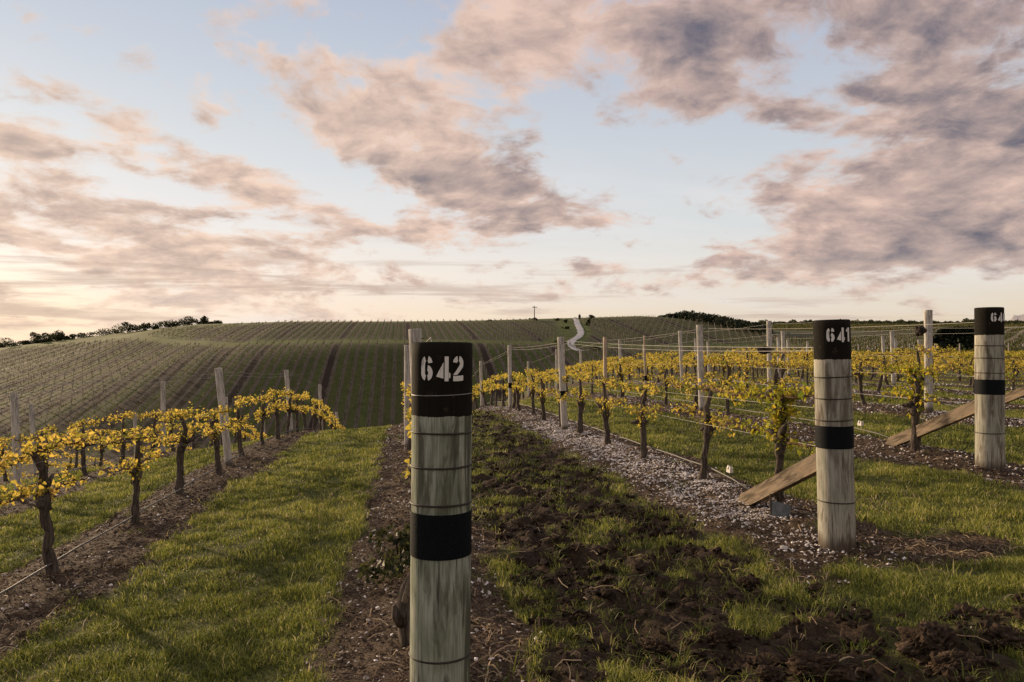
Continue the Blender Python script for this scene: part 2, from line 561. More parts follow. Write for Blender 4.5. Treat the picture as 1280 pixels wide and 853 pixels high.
def ground_material():
    m, t, out = new_mat('ground')
    pos = t.new('ShaderNodeNewGeometry').outputs['Position']
    sp = t.new('ShaderNodeSeparateXYZ')
    t.put(sp.inputs[0], pos)
    X, Y, Z = sp.outputs
    nf = t.noise(pos, 55, 5, .65)
    nm = t.noise(pos, 7, 5, .6)
    nl = t.noise(pos, .9, 4, .55)
    grass = t.ramp(nf, [(.25, (.022, .026, .008)), (.5, (.065, .072, .02)), (.72, (.125, .125, .04)), (.9, (.20, .17, .07))])
    grass = t.mix(t.rng(nl, .45, .7, 0, .45), grass, (.095, .085, .028))
    soil = t.ramp(t.m('ADD', t.m('MULTIPLY', nf, .6), t.m('MULTIPLY', nm, .4)),
                  [(.3, (.011, .008, .005)), (.48, (.030, .020, .013)), (.64, (.07, .047, .030)), (.82, (.13, .09, .058))])
    mul = t.ramp(t.m('ADD', t.m('MULTIPLY', nf, .65), t.m('MULTIPLY', nm, .35)),
                 [(.28, (.020, .014, .009)), (.46, (.058, .040, .026)), (.6, (.115, .082, .053)), (.78, (.21, .155, .105))])
    # far fields: rows every 2.55 m along Y, one lane in eight tilled
    wn = t.m('MULTIPLY', t.m('SUBTRACT', t.noise(pos, .35, 3, .6), .5), .5)
    tt = t.m('DIVIDE', t.m('SUBTRACT', X, ROW0), ROW)
    fr = t.m('FRACT', t.m('ADD', tt, 1000.0))
    rd = t.m('MULTIPLY', t.m('SUBTRACT', .5, t.m('ABSOLUTE', t.m('SUBTRACT', fr, .5))), ROW)
    rline = t.rng(t.m('ADD', rd, wn), .28, .60, 1, 0)
    rline = t.m('MULTIPLY', rline, t.rng(X, -40, -70, 1, .4))
    lane = t.m('FLOOR', t.m('ADD', tt, 1000.0))
    lr = t.new('ShaderNodeTexWhiteNoise', noise_dimensions='1D')
    t.put(lr.inputs['W'], lane)
    m8 = t.m('MODULO', lane, 8.0)
    till = t.m('MULTIPLY', t.m('LESS_THAN', m8, .5), 1.0)
    m4 = t.m('MODULO', lane, 4.0)
    till = t.m('MAXIMUM', till, t.m('MULTIPLY', t.m('MAXIMUM', t.m('LESS_THAN', m4, .5), t.m('GREATER_THAN', m4, 2.5)), t.rng(X, -40, -50, 0, .9)))
    fn = t.noise(pos, .55, 6, .65)
    fn2 = t.noise(t.map(pos, (0, 0, 0), (0, 0, 0), (1, .12, 1)), 1.6, 4, .6)
    fgrass = t.ramp(t.m('ADD', t.m('MULTIPLY', fn, .5), t.m('MULTIPLY', fn2, .5)),
                    [(.3, (.032, .042, .011)), (.5, (.062, .076, .019)), (.7, (.105, .110, .032))])
    fgrass = t.mix(t.m('MULTIPLY', lr.outputs[0], .40), fgrass, (.046, .036, .018))
    fsoil = t.mix(fn, (.018, .012, .009), (.045, .030, .02))
    fmul = t.mix(fn, (.055, .043, .032), (.14, .115, .085))
    ffield = t.mix(till, fgrass, fsoil)
    ffield = t.mix(rline, ffield, fmul)
    fopen = t.ramp(fn, [(.3, (.055, .068, .020)), (.55, (.10, .115, .032)), (.8, (.15, .14, .05))])
    far = t.mix(attr(t, 'field'), fopen, ffield)
    near = t.mix(attr(t, 'soil'), grass, soil)
    near = t.mix(attr(t, 'mulch'), near, mul)
    col = t.mix(attr(t, 'far'), near, far)
    bh = t.m('ADD', nf, t.m('MULTIPLY', nm, .6))
    principled(t, out, col, .95, bh, .55, .02, .1)
    return m


def wood_material(name, base, dark, green, warm, scale=1.0, axis=2, knots=1.0):
    """weathered timber: long grain, stains, algae, checks, a few knots; axis is the way the grain runs"""
    m, t, out = new_mat(name)
    oc = t.new('ShaderNodeTexCoord').outputs['Object']
    if axis == 1:
        oc = t.map(oc, (0, 0, 0), (R(90), 0, 0))
    def along(k, off=(0, 0, 0)):
        return t.map(oc, off, (0, 0, 0), (1, 1, k))
    g1 = t.noise(along(.05), 110 * scale, 5, .65, .4)          # fine fibre
    g2 = t.noise(along(.13, (4, 2, 0)), 15 * scale, 6, .62, 1.1)  # broad flame-like stains
    g3 = t.noise(along(.4, (9, 5, 3)), 6 * scale, 4, .6, .6)
    g4 = t.noise(oc, 70 * scale, 5, .7)
    g5 = t.noise(along(.22, (1, 8, 4)), 30 * scale, 6, .65, .8)
    c = t.mix(t.rng(g3, .38, .62), green, base)
    c = t.mix(t.rng(g2, .52, .72, 0, .7), c, warm)
    c = t.mix(t.rng(g2, .53, .36, 0, .9), c, dark)
    c = t.mix(t.rng(g5, .53, .70, 0, .6), c, dark)
    c = t.mix(t.rng(g1, .56, .34, 0, .5), c, dark)
    vk = t.new('ShaderNodeTexVoronoi', feature='F1')
    t.put(vk.inputs['Vector'], t.vm('ADD', along(.55, (2, 1, .3)), t.vm('MULTIPLY', t.vm('SUBTRACT', wn_color(t, oc, 9), (.5, .5, .5)), (.06, .06, .06))))
    vk.inputs['Scale'].default_value = 3.6 * scale
    ring = t.m('SINE', t.m('MULTIPLY', vk.outputs['Distance'], 210.0))
    near = t.rng(vk.outputs['Distance'], .15, .03)
    c = t.mix(t.m('MULTIPLY', near, t.rng(ring, -.4, 1, .10 * knots, .6 * knots)), c, dark)
    crack = t.noise(along(.014, (1, 7, 0)), 26 * scale, 2, .5, .2)
    ck = t.rng(t.m('ABSOLUTE', t.m('SUBTRACT', crack, .5)), .003, .009, 1, 0)
    ck = t.m('MULTIPLY', ck, t.rng(g3, .42, .6))
    c = t.mix(t.m('MULTIPLY', ck, .75), c, (.02, .016, .012))
    c = t.mix(t.rng(g4, .64, .8, 0, .45), c, dark)
    if axis == 2:
        sz = t.new('ShaderNodeSeparateXYZ')
        t.put(sz.inputs[0], oc)
        mud = t.rng(t.m('ADD', sz.outputs[2], t.m('MULTIPLY', g5, -.16)), .03, -.06)
        c = t.mix(t.m('MULTIPLY', mud, .85), c, (.06, .042, .028))
    h = t.m('SUBTRACT', t.m('ADD', g1, t.m('MULTIPLY', g4, .4)), t.m('MULTIPLY', ck, 1.5))
    principled(t, out, c, .88, h, .5, .004, .15)
    return m


def wn_color(t, vec, scale):
    nd = t.new('ShaderNodeTexNoise')
    t.put(nd.inputs['Vector'], vec)
    nd.inputs['Scale'].default_value = scale
    return nd.outputs[1]


def paint_material(name, c1, c2, wear, rough=.6, spec=.3):
    m, t, out = new_mat(name)
    oc = t.new('ShaderNodeTexCoord').outputs['Object']
    g1 = t.noise(t.map(oc, (0, 0, 0), (0, 0, 0), (1, 1, .06)), 90, 5, .7, .3)
    g2 = t.noise(oc, 34, 6, .7)
    c = t.mix(g1, c1, c2)
    c = t.mix(t.rng(t.m('ADD', g2, t.m('MULTIPLY', t.m('SUBTRACT', g1, .5), .35)), .60, .70, 0, .75), c, wear)
    principled(t, out, c, rough, g1, .3, .003, spec)
    return m


def simple(name, c1, c2, scale=20, rough=.7, bump=.2, spec=.3, metal=0.0, stretch=(1, 1, 1), det=5):
    m, t, out = new_mat(name)
    oc = t.new('ShaderNodeTexCoord').outputs['Object']
    n = t.noise(t.map(oc, (0, 0, 0), (0, 0, 0), stretch), scale, det, .65)
    principled(t, out, t.mix(t.rng(n, .3, .7), c1, c2), rough, n, bump, .01, spec, metal)
    return m


def grainy(name, stops, rough=.85, spec=.2, scale=60):
    """scattered bits: each its own colour"""
    m, t, out = new_mat(name)
    g = t.new('ShaderNodeNewGeometry').outputs['Position']
    n = t.noise(g, scale, 4, .65)
    c = t.ramp(attr(t, 'rnd'), stops)
    c = t.mix(t.rng(n, .35, .65, .0, .5), c, (.02, .015, .01))
    principled(t, out, c, rough, n, .3, .006, spec)
    return m


M = {}
M['ground'] = ground_material()
M['wood'] = wood_material('post_wood', (.37, .39, .32), (.075, .075, .052), (.22, .255, .18), (.44, .41, .32))
M['wood_warm'] = wood_material('post_wood_warm', (.39, .375, .315), (.105, .085, .065), (.29, .295, .235), (.40, .335, .25), 1.0, 2, 1.4)
M['line_wood'] = wood_material('line_post_wood', (.62, .59, .54), (.26, .24, .21), (.48, .46, .42), (.56, .48, .40), 2.0)
M['far_post'] = simple('far_post_wood', (.16, .15, .13), (.30, .28, .25), 3, .9, 0, .1)
M['stake_wood'] = wood_material('stake_wood', (.58, .46, .34), (.25, .18, .12), (.42, .36, .28), (.55, .38, .24), 2.5)
M['plank'] = wood_material('plank_wood', (.22, .17, .12), (.06, .045, .03), (.16, .13, .095), (.28, .20, .13), 1.3, 1, .5)
M['paint'] = paint_material('black_paint', (.004, .0045, .004), (.022, .019, .014), (.07, .052, .034), .85, .06)
M['rubber'] = simple('rubber', (.003, .0045, .006), (.008, .010, .012), 120, .7, .15, .08)
M['white'] = paint_material('white_paint', (.62, .60, .56), (.78, .76, .72), (.30, .28, .25), .7)
M['ring'] = simple('rusty_wire', (.014, .011, .009), (.05, .038, .028), 80, .6, .1)
M['wire'] = simple('wire_steel', (.22, .21, .19), (.34, .33, .30), 30, .45, 0, .5, .3)
M['hose'] = simple('hose_plastic', (.06, .057, .05), (.13, .12, .10), 14, .55, .1)
M['bark'] = simple('vine_bark', (.022, .018, .015), (.135, .110, .09), 70, .95, .9, .1, 0, (1, 1, .13), 6)
M['cane'] = simple('cane_bark', (.05, .032, .02), (.16, .10, .06), 90, .9, .4, .1)
M['leaf'] = leafy('vine_leaf', [(0, (.10, .115, .025)), (.25, (.28, .27, .045)), (.5, (.56, .43, .07)), (.82, (.76, .54, .11)), (.93, (.52, .36, .09)), (1, (.20, .11, .05))], .55)
M['leaf_mixed'] = leafy('vine_leaf_mixed', [(0, (.08, .10, .022)), (.22, (.22, .23, .04)), (.45, (.48, .40, .06)), (.8, (.76, .55, .10)), (.93, (.46, .32, .08)), (1, (.20, .11, .05))], .5)
M['leaf_green'] = leafy('vine_leaf_green', [(0, (.13, .19, .022)), (.35, (.28, .29, .03)), (.7, (.48, .40, .035)), (1, (.58, .40, .04))], .5)
M['grass'] = leafy('grass_blades', [(0, (.030, .040, .009)), (.25, (.112, .138, .025)), (.52, (.265, .282, .054)), (.8, (.49, .45, .12)), (1, (.68, .57, .31))], .35, .6)
M['weed'] = leafy('weed_blades', [(0, (.035, .050, .011)), (.45, (.10, .125, .024)), (.8, (.22, .22, .055)), (1, (.40, .34, .16))], .4, .6)
M['straw'] = leafy('straw', [(0, (.16, .11, .065)), (.5, (.27, .19, .11)), (1, (.42, .32, .20))], .15, .8)
M['clod'] = grainy('clod', [(0, (.014, .009, .006)), (.55, (.040, .026, .017)), (1, (.11, .075, .048))], .95, .1, 45)
M['bark_bits'] = grainy('bark_bits', [(0, (.022, .014, .010)), (.45, (.075, .048, .032)), (.8, (.17, .115, .075)), (.93, (.32, .24, .17)), (1, (.55, .47, .38))], .9, .15)
M['shells'] = grainy('shells', [(0, (.42, .34, .29)), (.35, (.76, .69, .64)), (1, (.92, .89, .85))], .7, .3)
M['hill_leaf'] = leafy('hill_leaf', [(0, (.036, .046, .011)), (.5, (.075, .082, .019)), (.85, (.140, .125, .03)), (1, (.06, .05, .022))], .35)
M['dark_leaf'] = leafy('dark_leaf', [(0, (.022, .027, .011)), (.6, (.05, .058, .02)), (1, (.09, .09, .03))], .3)
M['pine_leaf'] = leafy('pine_leaf', [(0, (.008, .013, .007)), (.6, (.022, .032, .013)), (1, (.045, .055, .022))], .15)
M['dark_wood'] = simple('dark_wood', (.03, .022, .016), (.07, .05, .035), 12, .9, .4)
def road_material():
    m, t, out = new_mat('road_gravel')
    pos = t.new('ShaderNodeNewGeometry').outputs['Position']
    n = t.noise(pos, .7, 5, .65)
    g = t.mix(n, (.40, .38, .36), (.58, .56, .54))
    f = t.rng(t.m('ADD', attr(t, 'rnd'), t.m('MULTIPLY', t.m('SUBTRACT', n, .5), .9)), .25, .7)
    principled(t, out, t.mix(f, (.13, .13, .06), g), .95, n, .1, .01, .1)
    return m


M['road'] = road_material()
M['mount'] = simple('mountain_haze_tint', (.26, .25, .27), (.38, .36, .37), .004, 1, 0, 0)  # distance haze put into the colour: pale bluish tint on the far range
M['guard'] = simple('guard_plastic', (.10, .12, .13), (.17, .19, .20), 20, .6, .1)
M['plastic'] = simple('clip_plastic', (.40, .38, .34), (.55, .52, .47), 30, .6, .1)
M['green_tie'] = simple('green_tie', (.012, .03, .022), (.02, .05, .035), 60, .6, .1)

def view_px(X, Y, Z):
    """photo pixel of a world point, to keep scatter to what can be seen (with a wide margin)"""
    c, s = math.cos(R(YAW)), math.sin(R(YAW))
    dep = Y * c + X * s
    lat = X * c - Y * s
    return 640 + FPX * lat / np.maximum(dep, .01), 440 - FPX * (Z - CAM_Z) / np.maximum(dep, .01), dep


def at_ground(px, py, dmin=40, dmax=900):
    """where the sight line through a photo pixel meets the terrain: used once to read far positions off the photograph"""
    a, e = pix_dir(px, py)
    d = np.arange(dmin, dmax, .5)
    X = d * math.sin(R(a)); Y = d * math.cos(R(a)); Z = CAM_Z + d * math.tan(R(e))
    g = base_h(X, Y)
    hit = np.where(Z < g)[0]
    k = hit[0] if len(hit) else len(d) - 1
    return X[k], Y[k]


def road_path():
    pts = [(719, 398.5), (720.4, 400), (721.5, 405), (724.8, 411.5), (726.4, 417), (723, 421.6), (715.5, 426), (712.8, 429.5), (714.4, 433.6), (719, 437.2), (727, 439.5)]
    P = np.array([at_ground(*p, 150, 330) for p in pts])
    s = np.r_[0, np.cumsum(np.hypot(*np.diff(P, axis=0).T))]
    u = np.linspace(0, s[-1], 120)
    Q = np.stack([np.interp(u, s, P[:, 0]), np.interp(u, s, P[:, 1])], 1)
    for _ in range(6):
        Q[1:-1] = (Q[:-2] + 2 * Q[1:-1] + Q[2:]) / 4
    return Q, u


ROAD, ROAD_U = road_path()
_o = np.argsort(ROAD[:, 1])


def road_x(Y):
    return np.interp(Y, ROAD[_o, 1], ROAD[_o, 0])


# ---------------------------------------------------------------- ground sheet
def axis(lo, hi, step, g, end_lo, end_hi):
    core = list(np.arange(lo, hi + 1e-6, step))
    s = step; v = hi; up = []
    while v < end_hi:
        s *= g; v += s; up.append(v)
    s = step; v = lo; dn = []
    while v > end_lo:
        s *= g; v -= s; dn.append(v)
    return np.array(dn[::-1] + core + up)


def build_ground():
    xs = axis(-3.6, 6.2, .03, 1.022, -4500, 4500)
    ys = axis(2.2, 7.5, .028, 1.019, -80, 5200)
    X, Y = np.meshgrid(xs, ys)
    X = X.ravel(); Y = Y.ravel()
    mul, soil, far = masks(X, Y)
    Z = base_h(X, Y) + micro_h(X, Y, mul, soil, far)
    fld = field_mask(X, Y)
    nx, ny = len(xs), len(ys)
    i = np.arange(ny - 1)[:, None] * nx; j = np.arange(nx - 1)[None]
    q = np.stack([i + j, i + j + 1, i + nx + j + 1, i + nx + j], -1).reshape(-1, 4)
    me = np_mesh('ground', np.stack([X, Y, Z], 1), [q], {'mulch': mul, 'soil': soil, 'far': far, 'field': fld}, True)
    o = link('ground', me, M['ground'])
    tag(o, kind='structure')
    return o


BX = [-300, -218, -150, -100, -55, 0, 150]
def y_gap(X): return np.interp(X, BX, [385, 385, 366, 300, 236, 217, 217])      # grassy headland between lower and upper field
def y_top(X): return np.interp(X, BX, [372, 372, 372, 335, 303, 297, 300])      # upper end of the upper field


def field_mask(X, Y):
    low = sstep(Y, 40, 60) * (1 - sstep(Y - y_gap(X), -2.5, -.5))
    up = sstep(Y - y_gap(X), 7, 9.5) * (1 - sstep(Y - y_top(X), -2, 0))
    f = np.maximum(low, up)
    # open grass round the track
    dx = X - road_x(Y)
    near_track = sstep(dx, -10, -7) * (1 - sstep(dx, 3, 4.5)) * sstep(Y, 214, 218)
    f = f * (1 - near_track)
    left = sstep(X + (Y - 300) * .25, -84, -79) + (Y < y_gap(X))
    f = f * np.clip(left + .1, 0, 1)
    right = sstep(X, 165, 190)
    return np.clip(np.maximum(f, right), 0, 1) * (Y < 900)


build_ground()


def build_road():
    Q, u = ROAD, ROAD_U
    T = np.gradient(Q, axis=0); T /= np.linalg.norm(T, axis=1)[:, None]
    N = np.stack([T[:, 1], -T[:, 0]], 1)
    W = 1.15 + .35 * fbm(u * .3, u * 0, 3, 3)
    off = np.linspace(-1, 1, 5)
    V = []
    for o in off:
        p = Q + N * (W * o)[:, None]
        V.append(np.c_[p, base_h(p[:, 0], p[:, 1]) + .12 - .05 * abs(o)])
    V = np.stack(V, 1).reshape(-1, 3)
    i = np.arange(len(u) - 1)[:, None] * 5; j = np.arange(4)[None]
    q = np.stack([i + j, i + j + 1, i + 6 + j, i + 5 + j], -1).reshape(-1, 4)
    tag(link('road', np_mesh('road', V, [q], {'rnd': np.tile([.25, .95, .6, 1.0, .25], len(u))}, True), M['road']), kind='structure')


build_road()


def build_mountains():
    # low far range seen past the right-hand post
    D = 4200
    az = np.linspace(36, 56, 90)
    n = fbm(az * .9, az * 0, 55, 5)
    hgt = (60 + 165 * sstep(az, 41, 42.4) * (1 - .35 * sstep(az, 44, 50))) * (.55 + .7 * n)
    rings = [(0, 0.0), (300, .55), (600, 1.0), (1100, .6), (1800, 0.0)]
    V = []
    for (dr, f) in rings:
        rr = D + dr + 120 * fbm(az * 2, az * 0 + dr, 6, 3)
        V.append(np.c_[rr * np.sin(np.radians(az)), rr * np.cos(np.radians(az)), -60 + (hgt + 60) * f * 1.0])
    V = np.stack(V, 1).reshape(-1, 3)
    k = len(rings)
    i = np.arange(len(az) - 1)[:, None] * k; j = np.arange(k - 1)[None]
    q = np.stack([i + j, i + j + 1, i + k + j + 1, i + k + j], -1).reshape(-1, 4)
    tag(link('hills', np_mesh('hills', V, [q], None, True), M['mount']), kind='structure')


build_mountains()

# ---------------------------------------------------------------- leaf clouds for bushes, trees and far vines
def quads(P, size, rg, squash=1.0, up=0.0):
    """randomly turned leaf cards (two triangles bent along the middle) at the points P"""
    n = len(P)
    a = rg.normal(size=(n, 3)); a /= np.linalg.norm(a, axis=1)[:, None]
    b = rg.normal(size=(n, 3)); b -= a * (a * b).sum(1)[:, None]; b /= np.linalg.norm(b, axis=1)[:, None]
    s = np.asarray(size) * (.6 + .8 * rg.random(n))
    c = np.cross(a, b)
    a = a * s[:, None] * .5; b = b * s[:, None] * .5; c = c * s[:, None] * .12
    V = np.stack([P - a, P - b * .8 + c, P + a, P + b * .8 + c], 1)
    return V.reshape(-1, 3), (np.arange(n)[:, None] * 4 + np.arange(4)[None])


def blob_points(n, r, rg, lumps=7):
    cs = rg.normal(size=(lumps, 3)) * np.array([.55, .55, .38]) * r
    rs = r * (.35 + .35 * rg.random(lumps))
    k = rg.integers(0, lumps, n)
    d = rg.normal(size=(n, 3)); d /= np.linalg.norm(d, axis=1)[:, None]
    return cs[k] + d * (rs[k] * rg.random(n) ** .35)[:, None]


def bush(x, y, w, h, seed, label, mat='dark_leaf', name='bush', group=None, cat='bush', n=1300, sink=0.0):
    rg = np.random.default_rng(seed)
    root = empty(name, (x, y, float(base_h(x, y)) - sink))
    tag(root, label, cat, group)
    P = blob_points(n, 1.0, rg, 9)
    P[:, 2] = (P[:, 2] + 1) * .5
    P *= np.array([w / 2, w / 2, h * .95])
    P = P[P[:, 2] > .02]
    V, q = quads(P, .16 * h ** .6 + .12, rg)
    fo = MB(); fo.add(V, [q], np.repeat(rg.random(len(P)), 4))
    fo.build('foliage', M[mat], root)
    tr = MB()
    for s in range(3):
        a = rg.random() * 6.28
        tr.tube([(0, 0, -.3), (.1 * w * math.cos(a), .1 * w * math.sin(a), h * .35), (.25 * w * math.cos(a), .25 * w * math.sin(a), h * .7)], [.12 * h ** .5, .08 * h ** .5, .03], 6, .2, True, seed + s)
    tr.build('trunk', M['dark_wood'], root)
    return root


def skyline_bushes():
    # (px x, width px, height px) of each dark bush on the left skyline
    D = [(-8, 16, 7, 'leftmost low bush at the frame edge'), (13, 18, 7, 'rounded dark bush near the left frame edge'), (32, 10, 5, 'small low bush between two larger ones'),
         (46, 13, 10, 'pointed dark bush with a lighter companion'), (62, 14, 9, 'broad dark bush with a ragged top'), (76, 11, 11, 'tall narrow bush with a spiky top'),
         (87, 6, 5, 'tiny bush alone in a gap'), (109, 15, 6, 'low spreading bush before the flat-topped clump'), (134, 26, 8, 'wide flat-topped dark clump'),
         (163, 19, 11, 'tallest rounded dark bush on the slope'), (181, 12, 7, 'lower bush touching the tallest rounded one'), (194, 8, 6, 'small round bush at the foot of the rising clump'),
         (213, 20, 10, 'dense dark bush with a domed top'), (238, 19, 10, 'double-humped dark bush near the crest'), (255, 10, 8, 'upright dark bush at the edge of the field'),
         (269, 9, 4, 'last low bush on the crest beside the field')]
    for i, (px, wpx, hpx, lab) in enumerate(D):
        # stand on the skyline: the far point of the terrain along this azimuth
        a, _ = pix_dir(px, 420)
        d = np.arange(150, 480, 1.0)
        X = d * math.sin(R(a)); Y = d * math.cos(R(a))
        el = (base_h(X, Y) - CAM_Z) / d
        k = int(np.argmax(el))
        k = min(k + 5, len(d) - 1)
        sc = d[k] / FPX
        bush(X[k], Y[k], wpx * sc * 1.35, hpx * sc * 1.1 + 1.3, 900 + i, lab + ' on the left skyline', group='bushes along the left skyline', sink=1.1)


skyline_bushes()


def small_far_plants():
    L = [(707, 404, 5, 5, 'dark round bush left of the top of the pale track'), (709, 411.5, 6, 4, 'dark round bush halfway up beside the pale track'),
         (735, 407, 5, 7, 'small upright bush on the grass right of the pale track'), (739, 399, 6, 5, 'little round-headed tree on the crest right of the track'),
         (668, 401, 8, 4, 'dark bush at the foot of the power pole'), (696, 401, 9, 3, 'low dark bush on the crest between pole and track'), (612, 402, 6, 2.5, 'low bush alone on the middle of the crest'),
         (699, 431, 13, 5, 'long dark thicket left of the lower bend of the track'), (744, 437, 14, 3.5, 'dark thicket right of the foot of the track'), (722, 423.2, 8, 3, 'low dark bush in the bend of the track')][:-1]
    for i, (px, py, w, h, lab) in enumerate(L):
        X, Y = at_ground(px, py, 150, 330)
        s = math.hypot(X, Y) / FPX
        bush(X, Y, w * s, h * s, 300 + i, lab, group='bushes near the pale track', n=700)
    # slim dark cypress at the head of the track
    X, Y = at_ground(724.5, 399.6, 150, 330)
    s = math.hypot(X, Y) / FPX
    bush(X, Y, 2.2 * s, 6.5 * s, 333, 'slim dark conifer at the head of the pale track', name='conifer', cat='tree', n=500)
    # power pole
    X, Y = at_ground(668, 402, 150, 330)
    z = float(base_h(X, Y))
    r = empty('power_pole', (X, Y, z), R(20))
    tag(r, 'thin wooden power pole with one crossarm standing on the hill crest', 'power pole')
    b = MB(); b.tube([(0, 0, -.5), (0, 0, 3), (0, 0, 6.2)], [.20, .17, .13], 8); b.build('pole', M['dark_wood'], r)
    b = MB(); b.box((0, -.2, 5.6), (2.2, .16, .18)); b.build('crossarm', M['dark_wood'], r)
    for k, sx in enumerate((-.95, -.5, .5, .95)):
        b = MB(); b.tube([(sx, -.2, 5.69), (sx, -.2, 5.95)], [.07, .05], 6); b.build('insulator', M['dark_wood'], r)


small_far_plants()


def conifers(name, spots, label, cat, mat, seed, per=70, spread=.34, rnd=.25, leaf=.45):
    """many rounded crowns as one mass"""
    rg = np.random.default_rng(seed)
    b = MB()
    for (x, y, h) in spots:
        z = float(base_h(x, y))
        d = rg.normal(size=(per, 3)); d /= np.linalg.norm(d, axis=1)[:, None]
        d *= (rg.random(per) ** .3)[:, None]
        w = h * spread * (1 - rnd + 2 * rnd * rg.random())
        P = np.c_[x + d[:, 0] * w * (1 - .35 * d[:, 2]), y + d[:, 1] * w, z + h * .55 + d[:, 2] * h * .46]
        V, q = quads(P, leaf * (h / 5) ** .5, rg)
        b.add(V, [q], np.repeat(np.clip(rg.random() * .6 + .4 * rg.random(per), 0, 1), 4))
        b.tube([(x, y, z - .4), (x, y, z + .5 * h), (x, y, z + .9 * h)], [.16, .1, .03], 5)
    return tag(b.build(name, M[mat]), label, cat, kind='stuff')


def pine_wood():
    rg = np.random.default_rng(77)
    sp = []
    # top line of the canopy as photo pixels: the wood drapes over the shoulder of the hill
    for _ in range(620):
        px = rg.uniform(822, 962)
        a, _e = pix_dir(px, 400)
        d0 = np.interp(px, [822, 850, 880, 910, 962], [338, 330, 312, 296, 280])
        d = d0 + rg.random() * 34
        h = rg.uniform(3.3, 4.8) * np.interp(px, [822, 836, 856, 900, 940, 962], [.3, .55, .95, 1.0, .9, .7])
        sp.append((d * math.sin(R(a)), d * math.cos(R(a)), h))
    conifers('pine_wood', sp, 'dark pine wood spreading over the shoulder of the right-hand hill', 'wood', 'pine_leaf', 78, 70, .5, .2, .7)


pine_wood()


def treeline():
    rg = np.random.default_rng(5)
    sp = []
    for px in np.arange(950, 1320, .55):
        a, _ = pix_dir(px + rg.normal() * .6, 404)
        d = rg.uniform(700, 790)
        n = vnoise(np.array([px * .12]), np.array([3.0]), 8)[0]; n2 = vnoise(np.array([px * .5]), np.array([7.0]), 9)[0]
        h = 2.4 + 2.4 * n ** 1.5 + 1.6 * n2 ** 3
        sp.append((d * math.sin(R(a)), d * math.cos(R(a)), h))
    conifers('treeline', sp, 'thin dark line of trees along the flat horizon on the right', 'treeline', 'dark_leaf', 6, 26, .42, .3, 1.2)


treeline()


def dark_hedge():
    # clipped dark shelter hedge between the posts 641 and 640
    a0, _ = pix_dir(1166, 420); a1, _ = pix_dir(1232, 420)
    D = 95.0
    p0 = np.array([D * math.sin(R(a0)), D * math.cos(R(a0))]); p1 = np.array([D * math.sin(R(a1)), D * math.cos(R(a1))])
    rg = np.random.default_rng(4)
    n = 3600
    t = rg.random(n); w = rg.random(n); h = rg.random(n)
    Lh = np.linalg.norm(p1 - p0); d = (p1 - p0) / Lh; nn = np.array([-d[1], d[0]])
    hh = 3.4 - 1.4 * np.abs(2 * t - 1) ** 5
    P = p0 + d * (t * Lh)[:, None] + nn * ((w - .5) * 2.0)[:, None]
    z = base_h(P[:, 0], P[:, 1])
    P3 = np.c_[P, z + np.where(rg.random(n) < .5, 1 - .1 * h, h) * hh]
    V, q = quads(P3, .42, rg)
    mid = (p0 + p1) / 2
    root = empty('hedge', (mid[0], mid[1], float(base_h(*mid))))
    tag(root, 'clipped dark hedge standing beyond the vines between posts 641 and 640', 'hedge')
    b = MB(); b.add(V - np.array(root.location), [q], np.repeat(rg.random(n) * .6, 4)); b.build('foliage', M['pine_leaf'], root)
    b = MB()
    for k in range(9):
        p = p0 + (p1 - p0) * (k + .5) / 9
        zz = float(base_h(*p))
        b.tube(np.array([(p[0], p[1], zz - .3), (p[0] + .1, p[1], zz + 1.2), (p[0], p[1], zz + 2.1)]) - np.array(root.location), [.12, .09, .04], 6)
    b.build('trunk', M['dark_wood'], root)


dark_hedge()


